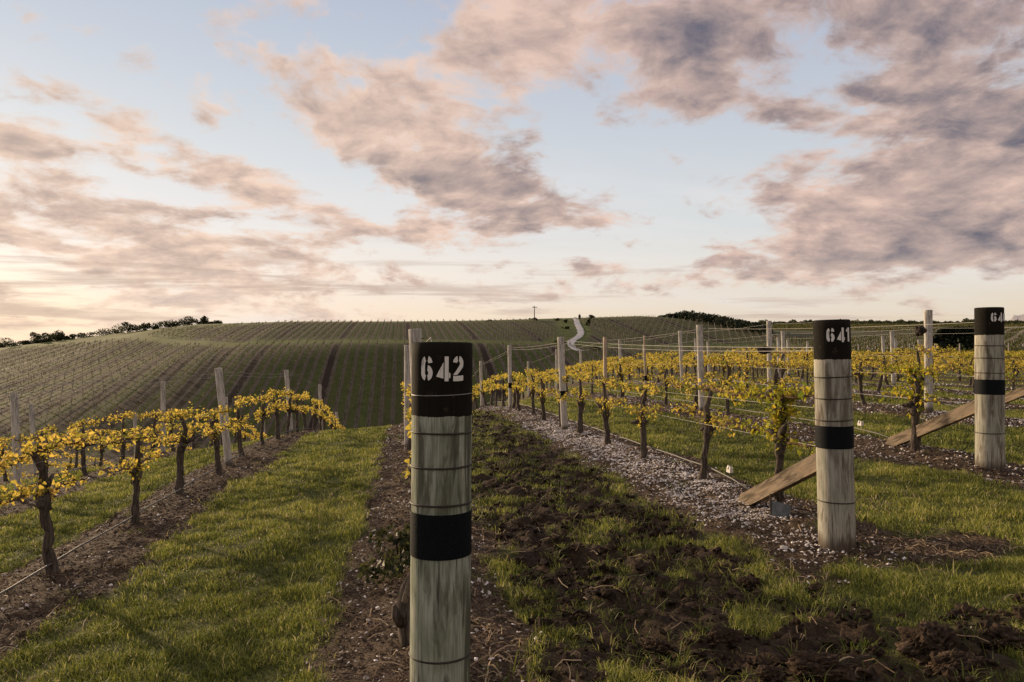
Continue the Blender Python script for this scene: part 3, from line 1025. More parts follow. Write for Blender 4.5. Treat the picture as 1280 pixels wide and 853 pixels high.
# ---------------------------------------------------------------- vine rows on the far hillside
def far_rows():
    rg = np.random.default_rng(11)
    posts = MB()
    made = 0

    def seg(X, y0, y1, grp, lab):
        nonlocal made
        L = y1 - y0
        if L < 12:
            return
        n = int(L * 6.5)
        y = y0 + rg.random(n) * L
        hgt = np.where(rg.random(n) < .6, rg.normal(.88, .09, n), rg.normal(.6, .09, n))
        xx = X + rg.normal(0, .10, n)
        clump = vnoise(y * .7, np.full(n, X), 3)
        P = np.c_[xx, y, base_h(xx, y) + hgt][clump > .34]
        V, q = quads(P, .23, rg)
        b = MB()
        b.add(V, [q], np.repeat(np.clip(rg.random(len(P)) * .7 + .3 * vnoise(P[:, 0] * .03, P[:, 1] * .03, 9), 0, 1), 4))
        yy = np.arange(y0, y1, 3.0)
        b.tube(np.c_[np.full(len(yy), X), yy, base_h(np.full(len(yy), X), yy) + .7], .03, 3, 0, False, rnd=1.0)
        o = b.build('vine_row', M['hill_leaf'])
        tag(o, lab, 'vine row', grp)
        made += 1
        py = np.arange(y0, y1, 6.0)
        for yy in py:
            z = float(base_h(X, yy))
            posts.box((X, yy, z + .72), (.085, .085, 1.5))

    for k in range(-92, 60):
        X = ROW0 + ROW * k
        yg = float(y_gap(X)); yt = float(y_top(X))
        # lower field: begin where the slope comes into sight
        y0 = float(np.interp(X, [-240, -150, -100, -55, -25, 0, 60, 150], [190, 170, 152, 146, 142, 142, 128, 110]))
        if X < -228 or (X < -45 and k % 4 == 0):
            continue
        seg(X, y0, yg - 2, 'vine rows of the lower hillside field', 'one of many low vine rows running up the lower field of the far hillside')
        rx = float(road_x(yg + 40))
        if -100 < X < 104 and not (rx - 10 < X < rx + 6) and yt - yg > 20:
            seg(X, yg + 9, yt - 2, 'vine rows of the upper hillside field', 'one of many low vine rows below the hill crest in the upper field')
        elif 104 <= X < 132:
            seg(X, yg + 9, float(np.interp(X, [104, 118, 132], [296, 288, 270])), 'vine rows of the upper hillside field', 'one of many low vine rows below the hill crest in the upper field')
    tag(posts.build('distant_posts', M['far_post']), 'many tiny pale trellis posts dotted along the far hillside vine rows', 'posts', kind='stuff')
    # the flat vineyard on the right, seen edge-on as one mass
    b = MB()
    n = 60000
    k = rg.integers(12, 190, n)
    X = ROW0 + ROW * k + rg.normal(0, .12, n)
    Y = X * rg.uniform(.98, 1.9, n)
    keep = (Y > 62) & (Y < 600) & ~((X < 190) & (Y > 235)) & ~((X < 120) & (Y > 120))
    X = X[keep]; Y = Y[keep]
    P = np.c_[X, Y, base_h(X, Y) + rg.normal(.9, .18, len(X))]
    V, q = quads(P, .2 + .0012 * np.hypot(X, Y), rg)
    b.add(V, [q], np.repeat(rg.random(len(P)), 4))
    tag(b.build('distant_vines', M['hill_leaf']), 'flat expanse of distant vine rows below the treeline on the right', 'vines', kind='stuff')
    b = MB()
    for kk in range(10, 120):
        X = ROW0 + ROW * kk
        for Y in np.arange(max(62, X * .98), min(X * 1.9, 330), 6.2):
            if (X < 120 and Y > 120) or (X < 190 and Y > 235):
                continue
            b.box((X, Y, float(base_h(X, Y)) + .75), (.09, .09, 1.6))
    if b.n:
        tag(b.build('distant_posts', M['far_post']), 'many tiny pale trellis posts on the flat vineyard at the right', 'posts', kind='stuff')
    print('far rows', made)


far_rows()

# ---------------------------------------------------------------- numbered strainer posts
def arc(cx, cy, rx, ry, a0, a1, n=14):
    return [(cx + rx * math.cos(math.radians(a)), cy + ry * math.sin(math.radians(a))) for a in np.linspace(a0, a1, n)]


# stencil numerals: strips in a box 0.62 wide and 1 high; each strip is a list of (left, right) point pairs
def strip(outer, inner):
    return list(zip(outer, inner))


GLYPH = {
    '6': [  # left bowl with the rising stem, right bowl, short top hook
        strip(arc(.31, .31, .33, .33, 252, 180, 8) + [(-.02, .55), (.0, .68)] + arc(.31, .69, .31, .33, 165, 112, 6),
              arc(.31, .31, .09, .11, 252, 180, 8) + [(.22, .55), (.22, .68)] + arc(.31, .69, .08, .12, 165, 112, 6)),
        strip(arc(.34, .31, .32, .33, -78, 80, 14), arc(.34, .31, .07, .10, -78, 80, 14)),
        strip(arc(.36, .70, .29, .32, 75, 8, 6), arc(.36, .70, .06, .10, 75, 8, 6))],
    '4': [  # triangle with its bridge, the upright, the small foot of the bar
        strip([(.35, .76), (.25, .60), (.10, .38), (-.03, .16)], [(.35, .46), (.35, .38), (.35, .28), (.35, .08)]),
        strip([(.41, 1.0), (.41, .5), (.41, -.03)], [(.62, 1.0), (.62, .5), (.62, -.03)]),
        strip([(.64, .34), (.72, .30)], [(.64, .08), (.72, .12)])],
    '2': [
        strip(arc(.29, .72, .31, .30, 172, 100, 7), arc(.29, .72, .08, .08, 172, 100, 7)),
        strip(arc(.32, .70, .31, .32, 82, -28, 11) + [(.38, .36), (.22, .23)], arc(.32, .70, .07, .10, 82, -28, 11) + [(.16, .40), (-.02, .23)]),
        strip([(.0, .19), (.30, .19), (.62, .21)], [(.0, -.03), (.30, -.03), (.62, -.01)])],
    '1': [
        strip([(.18, 1.0), (.18, .5), (.18, 0)], [(.42, 1.0), (.42, .5), (.42, 0)]),
        strip([(.16, .98), (.0, .84)], [(.16, .74), (.0, .68)])],
    '0': [
        strip(arc(.28, .5, .30, .5, 110, 250, 16), arc(.28, .5, .08, .30, 110, 250, 16)),
        strip(arc(.34, .5, .30, .5, 70, -70, 16), arc(.34, .5, .08, .30, 70, -70, 16))],
}


def glyph_on_cylinder(b, ch, u0, z0, hgt, wid, rad, ang0):
    for st in GLYPH[ch]:
        pts = []
        # densify along the strip and across it so that it bends with the post
        for (p, q) in zip(st[:-1], st[1:]):
            for s in (0, .5):
                o = [p[0][i] * (1 - s) + q[0][i] * s for i in (0, 1)]; n = [p[1][i] * (1 - s) + q[1][i] * s for i in (0, 1)]
                pts.append((o, n))
        pts.append(st[-1])
        V = []; m = len(pts); k = 5
        for (o, n) in pts:
            for f in np.linspace(0, 1, k):
                gx = o[0] * (1 - f) + n[0] * f; gy = o[1] * (1 - f) + n[1] * f
                a = ang0 + (u0 + gx * wid) / rad
                V.append((rad * math.sin(a), -rad * math.cos(a), z0 + gy * hgt))
        i = np.arange(m - 1)[:, None] * k; j = np.arange(k - 1)[None]
        q = np.stack([i + j, i + j + 1, i + k + j + 1, i + k + j], -1).reshape(-1, 4)
        b.add(V, [q])


def barrel(b, z0, z1, r, n=40, ovalx=1.0, bulge=None, segs=10, captop=True, seed=0, wob=.02):
    zs = np.linspace(z0, z1, segs + 1)
    th = np.arange(n) * 2 * np.pi / n
    rg = np.random.default_rng(seed)
    ph = rg.random(4) * 6.28
    V = []
    for z in zs:
        rr = r * (1 + wob * .5 * np.sin(th * 2 + ph[0] + z * .8) + wob * .35 * np.sin(th * 3 + ph[1]) + .006 * np.sin(z * 7 + ph[2]))
        V.append(np.c_[rr * np.cos(th) * ovalx, rr * np.sin(th), np.full(n, z)])
    k = len(zs)
    V = np.concatenate(V)
    i = np.arange(k - 1)[:, None] * n; j = np.arange(n)[None]
    q = np.stack([i + j, i + (j + 1) % n, i + n + (j + 1) % n, i + n + j], -1).reshape(-1, 4)
    fs = [q]
    if captop:
        m = len(V)
        top = np.arange(n) + (k - 1) * n
        inner = V[top] * np.array([.93, .93, 1]) + np.array([0, 0, .004])
        V = np.concatenate([V, inner, [[0, 0, zs[-1] + .006]]])
        a = np.arange(n)
        fs.append(np.stack([top, np.roll(top, -1), m + (a + 1) % n, m + a], -1))
        fs.append(np.stack([m + a, m + (a + 1) % n, np.full(n, m + n)], -1))
    b.add(V, fs)


def strainer(num, X, Y, H, rad, label, wood, rings, paint, band, groove, ang, lean, seed, gsize=.084, mark_u=0.0):
    z = gz(X, Y)
    root = empty('strainer_post', (X, Y, z))
    tag(root, label, 'post', 'numbered strainer posts')
    root.rotation_euler = lean
    b = MB(); barrel(b, -.6, H - paint + .02, rad, n=48, seed=seed, captop=False, segs=16); b.build('shaft', M[wood], root, True)
    b = MB(); barrel(b, H - paint, H, rad * 1.004, n=96, seed=seed, captop=True, segs=6)
    v = b.v[0]; lo = v[:, 2] < H - paint + .001      # brushed lower edge
    th = np.arctan2(v[lo, 1], v[lo, 0])
    v[lo, 2] += (fbm(th * 5 + seed, th * 0, 3, 4) - .5) * .009 - .002
    o = b.build('painted_top', M['paint'], root, True)
    o.data.polygons.foreach_set('use_smooth', np.array([abs(p.normal.z) < .5 for p in o.data.polygons]))
    b = MB(); barrel(b, H - band[1], H - band[0], rad * 1.022, seed=seed, captop=False, segs=6, wob=.022)
    rb = b.build('rubber_band', M['rubber'], root, True)
    for i, dz in enumerate(rings):
        th = np.linspace(0, 2 * np.pi, 49)
        rg = np.random.default_rng(seed * 10 + i)
        tilt = rg.normal(0, .0022, 2)
        P = np.c_[(rad * 1.012) * np.cos(th), (rad * 1.012) * np.sin(th), H - dz + tilt[0] * np.cos(th) * 1.0 + tilt[1] * np.sin(th)]
        b = MB(); b.tube(P, (.0015 if dz < paint else .0036), 6, cap=False); b.build('wire_loop', M['wire'] if dz < paint else M['ring'], root, True)
    b = MB()
    wid = gsize * .80
    adv = gsize * .70
    u = mark_u - adv * 1.5
    for ch in num:
        glyph_on_cylinder(b, ch, u + adv * .06, H - .047 - gsize, gsize, wid, rad * 1.004 + .0035, ang)
        u += adv * (1.0 if ch != '1' else .8)
    if b.n:
        b.build('number', M['white'], root)
    return root


P642 = strainer('642', .13, 2.70, 1.378, .108, 'nearest thick timber post, black top stencilled 642 above a black band', 'wood',
                [.182, .318, .438, .572, 1.115], .256, (.601, .758), None, R(1.0), (0, R(.3), 0), 3)
P641 = strainer('641', 2.635, 4.22, 1.385, .106, 'thick timber post with black top stencilled 641, wooden brace behind', 'wood_warm',
                [.345, .475, .605, 1.105], .235, (.642, .778), None, R(-3), (0, R(-1.2), 0), 8)
P640 = strainer('640', 5.25, 6.01, 1.455, .116, 'thick timber post at the right edge, black top with a partly turned number', 'wood_warm',
                [.34, .457, .588, 1.125], .242, (.646, .780), None, R(0), (0, R(.2), 0), 15, .08, .01)


def brace(X, Y, zt, y1, label, seed, x1=None, off=0.0):
    x1 = X if x1 is None else x1
    z0 = gz(X, Y) + zt
    z1 = gz(x1, y1)
    p0 = Vector((X, Y + .02, z0)); p1 = Vector((x1, y1, z1 - .03))
    d = p1 - p0; L = d.length
    o_b = MB()
    # plank with chamfered, slightly split ends
    h, w = .056, .028
    V = []
    xs = [0, .012, L - .14, L]
    prof = [(-w, -h), (w, -h), (w, h), (-w, h)]
    for i, s in enumerate(xs):
        for (a, c) in prof:
            k = .96 if i in (0,) else 1.0
            cc = c if i < 3 else c * .25 - h * .75
            V.append((a * k, s, cc * k))
    q = []
    for i in range(3):
        for j in range(4):
            q.append([i * 4 + j, i * 4 + (j + 1) % 4, (i + 1) * 4 + (j + 1) % 4, (i + 1) * 4 + j])
    q += [[3, 2, 1, 0], [12, 13, 14, 15]]
    o_b.add(V, [q])
    o = o_b.build('brace_plank', M['plank'])
    o.location = p0
    yv = d.normalized(); xv = yv.cross(Vector((0, 0, 1))).normalized(); zv = xv.cross(yv)
    o.rotation_euler = Matrix((xv, yv, zv)).transposed().to_euler()
    tag(o, label, 'brace', 'sloping timber braces')


brace(2.65, 4.30, .53, 5.62, 'sloping brown plank propping post 641, its foot on the shells', 1)
brace(5.25, 6.10, .55, 7.5, 'sloping brown plank propping post 640, its foot on mulch', 2)
strainer('', 7.80, 7.66, 1.42, .112, 'thick timber post just outside the right edge holding the dark sloping plank', 'wood_warm',
         [.345, .475, .605, 1.105], .235, (.642, .778), None, 0, (0, 0, 0), 21)
brace(7.80, 7.75, .62, 9.5, 'dark sloping plank coming in from the right edge beyond post 640', 3)


# ---------------------------------------------------------------- grapevines
LEAF = np.array([(0, 0), (.16, -.13), (.42, -.10), (.50, .22), (.34, .46), (.30, .74), (.0, 1.0), (-.30, .74), (-.34, .46), (-.50, .22), (-.42, -.10), (-.16, -.13)], float)


def leaf_mesh_data(P, D, Nrm, S, rg):
    """lobed leaves at points P along direction D with face normal Nrm, size S, each folded along its midrib"""
    n = len(P)
    D = D / (np.linalg.norm(D, axis=1)[:, None] + 1e-9)
    Xv = np.cross(D, Nrm); Xv /= np.linalg.norm(Xv, axis=1)[:, None] + 1e-9
    Nn = np.cross(Xv, D)
    fold = .25 + .5 * rg.random(n); curl = .1 + .4 * rg.random(n)
    lx, ly = LEAF[:, 0], LEAF[:, 1]
    V = P[:, None] + S[:, None, None] * (lx[None, :, None] * Xv[:, None] + ly[None, :, None] * D[:, None]
        + (fold[:, None] * np.abs(lx)[None] - curl[:, None] * (ly ** 2)[None] * .5)[..., None] * Nn[:, None])
    ctr = P + S[:, None] * (.4 * D) - (S * curl * .08)[:, None] * Nn
    V = np.concatenate([V, ctr[:, None]], 1)
    k = len(LEAF)
    a = np.arange(k)
    tri = np.stack([a, (a + 1) % k, np.full(k, k)], 1)
    F = (np.arange(n)[:, None, None] * (k + 1) + tri[None]).reshape(-1, 3)
    return V.reshape(-1, 3), F, k + 1


def vine_meshes(seed, style='mid', low=False, thin=0.0):
    rg = np.random.default_rng(seed)
    head = rg.uniform(.46, .56)
    lean = rg.normal(0, .035, 2)
    tb = MB(); cb = MB()
    ns = 7 if low else 10
    t = np.linspace(0, 1, 14)
    wig = np.cumsum(rg.normal(0, .0055, (14, 2)), 0)
    tr = np.c_[lean[0] * t + wig[:, 0], lean[1] * t * 1.4 + wig[:, 1], -.12 + (head + .12) * t]
    r0 = rg.uniform(.027, .040)
    rad = r0 * (1.25 - .45 * t + .5 * np.exp(-((t - .12) / .10) ** 2) + .75 * np.exp(-((t - .98) / .10) ** 2))
    rad *= 1 + rg.normal(0, .07, 14)
    tb.tube(tr, rad, ns, .16, True, seed)
    hd = tr[-1]
    # knuckles at the head and a thinner upright to the upper wire
    for _ in range(4):
        d = rg.normal(size=3) * np.array([.05, .07, .045])
        tb.tube([hd + d * .1, hd + d * .7, hd + d * 1.3], [.028, .026, .010], 6, .25, True, seed + _)
    zt = rg.uniform(.79, .86)
    upr = np.array([hd, hd + [rg.normal() * .02, rg.normal() * .03, (zt - head) * .5], [hd[0] + rg.normal() * .02, hd[1] + rg.normal() * .04, zt]])
    tb.tube(upr, [.036, .026, .017], 7, .15, True, seed + 9)
    shoots = []
    def arm(p0, sgn, z, L):
        m = 9
        s = np.linspace(0, 1, m)
        y = p0[1] + sgn * L * s
        x = p0[0] * (1 - s) + rg.normal(0, .012, m)
        zz = p0[2] * (1 - sstep(s, 0, .25)) + z * sstep(s, 0, .25) + np.cumsum(rg.normal(0, .008, m))
        P = np.c_[x, y, zz]
        cb.tube(P, np.linspace(.011, .005, m), 5, .15, True, seed + int(z * 100) + (sgn > 0))
        k = int(L / .025)
        skip = .06 + rg.random() * .26 + thin
        for q in range(k):
            f = (q + rg.random()) / k
            if rg.random() < skip + .06:
                continue
            pp = np.array([np.interp(f, s, P[:, i]) for i in range(3)])
            d = np.array([rg.normal(0, .5), rg.normal(0, .45), rg.uniform(.5, 1.15) * (1 if rg.random() < .84 else -.7)])
            shoots.append((pp, d / np.linalg.norm(d), rg.uniform(.035, .115)))
    lo = rg.uniform(.55, .61)
    Lm = .76
    for sgn in (-1, 1):
        if not (style == 'end' and sgn < 0):
            arm(hd, sgn, lo, Lm * rg.uniform(.75, 1.0)); arm(upr[-1], sgn, zt, Lm * rg.uniform(.8, 1.0))
        else:
            arm(hd, sgn, lo - .03, .35); arm(upr[-1], sgn, zt, .5)
    if style == 'end':
        for _ in range(60):
            f = rg.random() ** .8 * 1.12
            pp = hd * (1 - f) + upr[-1] * f
            d = np.array([rg.normal(0, .8), rg.normal(0, .8), rg.uniform(.1, 1)])
            shoots.append((pp, d / np.linalg.norm(d), rg.uniform(.06, .17)))
    for _ in range(7):
        d = np.array([rg.normal(0, .7), rg.normal(0, .7), rg.uniform(-.2, 1)])
        shoots.append((hd + rg.normal(0, .03, 3), d / np.linalg.norm(d), rg.uniform(.05, .13)))
    P = []; D = []; N = []; S = []; A = []
    for (p, d, L) in shoots:
        if not low:
            cb.tube([p, p + d * L * .5 + rg.normal(0, .006, 3), p + d * L], [.003, .0022, .001], 4, 0, False)
        tone = rg.random()
        nl = rg.integers(3, 6) if not low else rg.integers(3, 5)
        for j in range(nl):
            f = (j + .6) / nl
            q = p + d * L * f
            e = rg.normal(size=3) + np.array([0, 0, .1]); e /= np.linalg.norm(e)
            stalk = e * rg.uniform(.012, .035)
            P.append(q + stalk); D.append(e + np.array([0, 0, -.25]))
            nn = rg.normal(size=3) * .8 + np.array([0, 0, .7]); N.append(nn)
            S.append(rg.uniform(.018, .040) * (1.15 - .35 * f) * (1.35 if low else 1.0)); A.append(np.clip(.45 * tone + .55 * rg.random(), 0, 1))
    P = np.array(P); D = np.array(D); N = np.array(N); S = np.array(S); A = np.array(A)
    V, F, k = leaf_mesh_data(P, D, N, S, rg)
    fo = MB(); fo.add(V, [F], np.repeat(A, k))
    return tb.mesh('trunk', True), cb.mesh('canes', True), fo.mesh('foliage')


ORD = ['first', 'second', 'third', 'fourth', 'fifth', 'sixth', 'seventh', 'eighth', 'ninth', 'tenth', 'eleventh', 'twelfth', 'thirteenth', 'fourteenth', 'fifteenth',
       'sixteenth', 'seventeenth', 'eighteenth', 'nineteenth', 'twentieth', 'twenty-first', 'twenty-second', 'twenty-third', 'twenty-fourth', 'twenty-fifth', 'twenty-sixth',
       'twenty-seventh', 'twenty-eighth', 'twenty-ninth', 'thirtieth', 'thirty-first', 'thirty-second', 'thirty-third', 'thirty-fourth', 'thirty-fifth']


def row_name(k):
    if k == 0: return 'row behind post 642'
    if k == 1: return 'row behind post 641'
    if k == 2: return 'row behind the right-edge post'
    if k > 2: return ORD[k - 3] + ' row beyond the right-edge post'
    return ORD[-k - 1] + ' row left of the grass lane'


FIRST = {1: 5.07, 2: 7.0, 0: 4.9, -1: 4.06}


def vines_all():
    near = {'mid': [vine_meshes(100 + i) for i in range(9)], 'end': [vine_meshes(200 + i, 'end') for i in range(3)]}
    farm = [vine_meshes(300 + i, 'mid', True) for i in range(6)]
    near['thin'] = [vine_meshes(400 + i, 'mid', False, -.10) for i in range(9)]
    farr = [vine_meshes(500 + i, 'mid', True, -.12) for i in range(6)]
    rg = np.random.default_rng(3)
    cand = []
    for k in range(-7, 14):
        X = ROW0 + ROW * k
        y0 = FIRST.get(k, float(start_y(np.array(X))) + 1.0)
        # beyond the crest the ground hides them
        ymax = float(np.interp(k, [-7, -3, -1, 0, 1, 2, 4, 8, 13], [26, 36, 40, 30, 34, 38, 46, 54, 60]))
        y = y0; i = 0
        while y < ymax:
            px, py, dep = view_px(np.array(X), np.array(y), base_h(X, y) + .8)
            wpx = FPX / max(dep, .1)
            if dep > .5 and -70 - .8 * wpx < px < 1330 + .8 * wpx:
                cand.append((float(dep), k, X, y, i)); i += 1
            y += 1.48 + rg.normal(0, .025)
    cand.sort()
    ind = cand[:285]
    rest = cand[285:]
    cnt = {}
    mats = None
    protos = {}
    def proto(key, meshes, green):
        r = empty('grapevine', (0, 0, 0))
        tag(r, 'grapevine with yellow leaves', 'grapevine', 'grapevines in their trellised rows')
        link('trunk', meshes[0], M['bark'], r); link('canes', meshes[1], M['cane'], r)
        link('foliage', meshes[2], M[green], r)
        return r
    for (dep, k, X, y, i) in ind:
        endv = (i == 0 and k >= 1)
        if endv:
            v = k % 3; key = ('end', v)
        elif dep < 17:
            v = int(rg.integers(0, 9)); key = ('thin' if k > 0 else 'mid', v)
        else:
            v = int(rg.integers(0, 6)); key = ('farright' if k > 0 else 'far', v)
        src = protos.get(key)
        ms = near[key[0]][v] if key[0] in near else farr[v] if key[0] == 'farright' else farm[v]
        if src is None:
            src = proto(key, ms, {'end': 'leaf_green', 'thin': 'leaf_mixed', 'farright': 'leaf_mixed'}.get(key[0], 'leaf')); protos[key] = src; r = src
        else:
            r = src.copy(); C.objects.link(r)
            for ch in src.children:
                c = ch.copy(); C.objects.link(c); c.parent = r
        x = X + rg.normal(0, .02) + (.05 if k == -1 else 0)
        slope = math.atan2(float(base_h(X, y + .7) - base_h(X, y - .7)), 1.4)
        r.location = (x, y, gz(x, y) - .02)
        s = rg.uniform(.94, 1.06)
        r.scale = (s * (1 if rg.random() < .5 or endv else -1), s, s)
        r.rotation_euler = (slope, rg.normal(0, .03), rg.normal(0, .05) + (math.pi if (rg.random() < .5 and not endv) else 0))
        if abs(r.rotation_euler[2]) > 1.6:
            r.rotation_euler[0] = -slope
        cnt[k] = cnt.get(k, 0) + 1
        lab = ORD[cnt[k] - 1] + ' visible vine in the ' + row_name(k)
        r['label'] = ('gnarled yellow-green grapevine, ' if endv else 'yellow-leaved grapevine, ') + lab
    # the remaining ones are one mass
    if rest:
        b = MB(); bt = MB()
        for (dep, k, X, y, i) in rest:
            ms = farr[int(rg.integers(0, 6))]
            me = ms[2]
            co = np.empty(len(me.vertices) * 3, np.float32); me.vertices.foreach_get('co', co); co = co.reshape(-1, 3).astype(float)
            li = np.empty(len(me.loops), np.int32); me.loops.foreach_get('vertex_index', li)
            at = np.empty(len(me.vertices), np.float32); me.attributes['rnd'].data.foreach_get('value', at)
            z = gz(X, y)
            if rg.random() < .5: co[:, 1] *= -1
            b.add(co + [X, y, z], [li.reshape(-1, 3)], at)
            bt.tube([(X, y, z - .1), (X + .02, y, z + .35), (X, y + .03, z + .65), (X, y, z + 1.0)], [.05, .036, .04, .012], 5, .15)
        tag(b.build('distant_vines', M['leaf_mixed']), 'yellow mass of vines in the farther rows on the right', 'vines', kind='stuff')
        tag(bt.build('distant_trunks', M['bark']), 'dark trunks of the vines in the farther rows on the right', 'vine trunks', kind='stuff')
    print('vines', len(ind), len(rest), cnt)


vines_all()

# ---------------------------------------------------------------- line posts
POSTS = []   # (row, Y, height, X)


def line_posts():
    rg = np.random.default_rng(21)
    spec = {-1: [(10.8, 1.36, .050), (16.6, 1.37, .048), (22.7, 1.5, .048), (29, 1.5, .048), (35.4, 1.5, .048), (41.0, 1.5, .048)],
            -2: [(10.5, 1.40, .046), (16.3, 1.5, .046), (22.2, 1.5, .046), (28, 1.5, .046)],
            -3: [(16.6, 1.5, .046), (22.4, 1.5, .046)], -4: [(14, 1.5, .045), (20, 1.5, .045)],
            0: [(5.6, 1.53, .050), (11.4, 1.55, .05), (17.3, 1.6, .05), (23, 1.6, .05)],
            1: [(12.1, 1.54, .056), (18.5, 1.6, .05), (25.4, 1.6, .05), (31.5, 1.6, .05)],
            2: [(12.5, 1.52, .056), (18.8, 1.5, .048), (25, 1.5, .048), (31, 1.5, .048)],
            3: [(10.05, 1.51, .058), (14.95, 1.52, .052), (20.0, 1.5, .05), (26, 1.5, .05), (32, 1.5, .05)],
            4: [(13.3, 1.45, .05), (19, 1.45, .05), (25, 1.45, .05), (31, 1.45, .05)],
            5: [(12.6, 1.45, .05), (18, 1.45, .05), (24, 1.45, .05), (30, 1.45, .05)],
            6: [(16, 1.45, .05), (22, 1.45, .05), (28, 1.45, .05)], 7: [(19, 1.45, .05), (25, 1.45, .05), (31, 1.45, .05)],
            8: [(20, 1.45, .05), (27, 1.45, .05), (34, 1.45, .05)]}
    for k, L in spec.items():
        n = 0
        for (y, h, r) in L:
            x = ROW0 + ROW * k + ((.02 if n == 0 else -.075) if k == 0 else rg.normal(0, .02))
            z = gz(x, y)
            px, py, dep = view_px(np.array(x), np.array(y), z + h)
            if not (-30 < px < 1310):
                POSTS.append((k, y, h, x)); continue
            root = empty('line_post', (x, y, z))
            n += 1
            tag(root, 'pale timber line post, %s in the %s' % (ORD[n - 1], row_name(k)), 'post', 'pale line posts along the vine rows')
            root.rotation_euler = (rg.normal(0, .010), (rg.normal(-.055, .03) if k < 0 else rg.normal(-.02, .015)) if k else (-.045 if n == 1 else 0), 0)
            b = MB(); barrel(b, -.4, h, r, n=16, segs=10, seed=int(rg.integers(1e6)), wob=.05)
            b.build('shaft', M['line_wood'], root, False)
            if dep < 20:
                for hz in (.58, .86, h - .07):
                    b = MB(); b.tube([(r * .9, -.02, hz), (r + .014, 0, hz + .002), (r * .9, .02, hz)], .0035, 5); b.build('staple', M['ring'], root)
            if (k, y) in ((1, 12.1), (1, 18.5), (3, 10.2)):
                b = MB(); hb = .52 if k == 1 else .34
                barrel(b, hb, hb + .13, r * 1.06, n=20, segs=3, captop=False); b.build('rubber_band', M['rubber'], root, True)
            POSTS.append((k, y, h, x))
    # thin riven stakes tied to single vines
    for (k, y, h, lab) in ((1, 9.62, 1.44, 'thin orange-brown stake tied to the fourth vine behind post 641'), (2, 15.6, 1.42, 'thin reddish stake among the vines behind the right-edge post')):
        x = ROW0 + ROW * k + .03
        root = empty('stake', (x, y + .05, gz(x, y)))
        tag(root, lab, 'stake')
        root.rotation_euler = (0, R(-1.5), .3)
        b = MB()
        b.tube([(0, 0, -.3), (.004, 0, .5), (-.004, .003, 1.0), (0, 0, h)], [.026, .025, .024, .023], 7, .08); b.build('shaft', M['stake_wood'], root)
        b = MB(); barrel(b, .44, .54, .034, n=12, segs=2, captop=False); b.build('tie', M['rubber'], root)


line_posts()

# ---------------------------------------------------------------- wires, hoses
def catenary(P, sag, n=7):
    out = []
    for a, b in zip(P[:-1], P[1:]):
        for s in np.linspace(0, 1, n, endpoint=False):
            p = np.array(a) * (1 - s) + np.array(b) * s
            p[2] -= sag * 4 * s * (1 - s)
            out.append(p)
    out.append(np.array(P[-1]))
    return np.array(out)


def wires():
    def mid_height(k):
        return [(.70, 'lower fruiting wire'), (.99, 'upper fruiting wire')]
    for k in (-3, -2, -1, 0, 1, 2, 3, 4, 5):
        X = ROW0 + ROW * k
        ps = sorted([(y, h, x) for (kk, y, h, x) in POSTS if kk == k])
        ys = float(start_y(np.array(X)))
        if k == 0: ys = 2.75
        if k == 1: ys = 4.24
        if k == 2: ys = 6.05
        ys = max(ys, .4)
        z0 = gz(X, ys)
        top0 = {0: 1.22, 1: 1.22, 2: 1.33}.get(k, 1.40)
        runs = [(top0, lambda h: h - .06, 'top wire', .0017, .03), (.83, lambda h: .83, 'upper fruiting wire', .0013, .015), (.58, lambda h: .58, 'lower fruiting wire', .0013, .015)]
        if k in (-1, 1):
            runs.insert(1, (top0 - .02, lambda h: h - .10, 'second wire from the top', .0016, .045))
        for (zz, fn, nm, rad, sag) in runs:
            if k in (-3, 4, 5) and nm != 'top wire':
                continue
            P = [(X - .0, ys, z0 + zz)] + [(x + .05, y, gz(x, y) + fn(h)) for (y, h, x) in ps]
            b = MB(); b.tube(catenary(P, sag), rad, 5, 0, False)
            o = b.build('trellis_wire', M['wire'], None, True)
            tag(o, 'thin steel %s of the %s' % (nm, row_name(k)), 'wire', 'trellis wires strung along the rows')
    # irrigation hoses
    for (k, y0, y1, dx, hz) in ((-1, 1.4, 32, .05, .15), (-2, 3.5, 26, .05, .24), (1, 5.5, 26, .10, .20), (2, 7.2, 22, .08, .20), (3, 9.2, 18, .08, .22)):
        X = ROW0 + ROW * k
        rg = np.random.default_rng(60 + k)
        ys = np.arange(y0, y1, .5)
        zg = base_h(X + dx, ys)
        z = zg + hz + rg.normal(0, .002, len(ys)) - .012 * np.abs(np.sin(ys * 2.1))
        if k in (1, 2, 3):
            z[:2] = zg[:2] + np.array([.10, .16]) * hz / .2
        P = np.c_[X + dx + rg.normal(0, .003, len(ys)), ys, z]
        b = MB(); b.tube(P, .0072, 8, 0, True)
        o = b.build('irrigation_hose', M['hose'], None, True)
        tag(o, 'pale irrigation hose strung low along the %s' % row_name(k), 'hose', 'irrigation hoses along the rows')
    # white wire clip on the hose of row 641 and on that of row 640
    for (k, y, hz, lab) in ((1, 6.05, .22, 'white plastic clip on the hose beside the brace of post 641'), (2, 8.05, .23, 'white plastic clip on the hose left of the brace of the right-edge post')):
        X = ROW0 + ROW * k + .1
        b = MB(); z = float(base_h(X, y)) + hz
        b.box((X, y, z), (.03, .075, .028)); b.box((X, y + .02, z + .028), (.022, .02, .03), euler(.4, .2, .1)); b.box((X, y - .022, z + .026), (.022, .018, .026), euler(-.3, .1, 0))
        b.tube([(X, y - .05, z), (X, y - .07, z + .02), (X, y - .05, z + .04)], .005, 6)
        tag(b.build('hose_clip', M['plastic']), lab, 'clip')


wires()


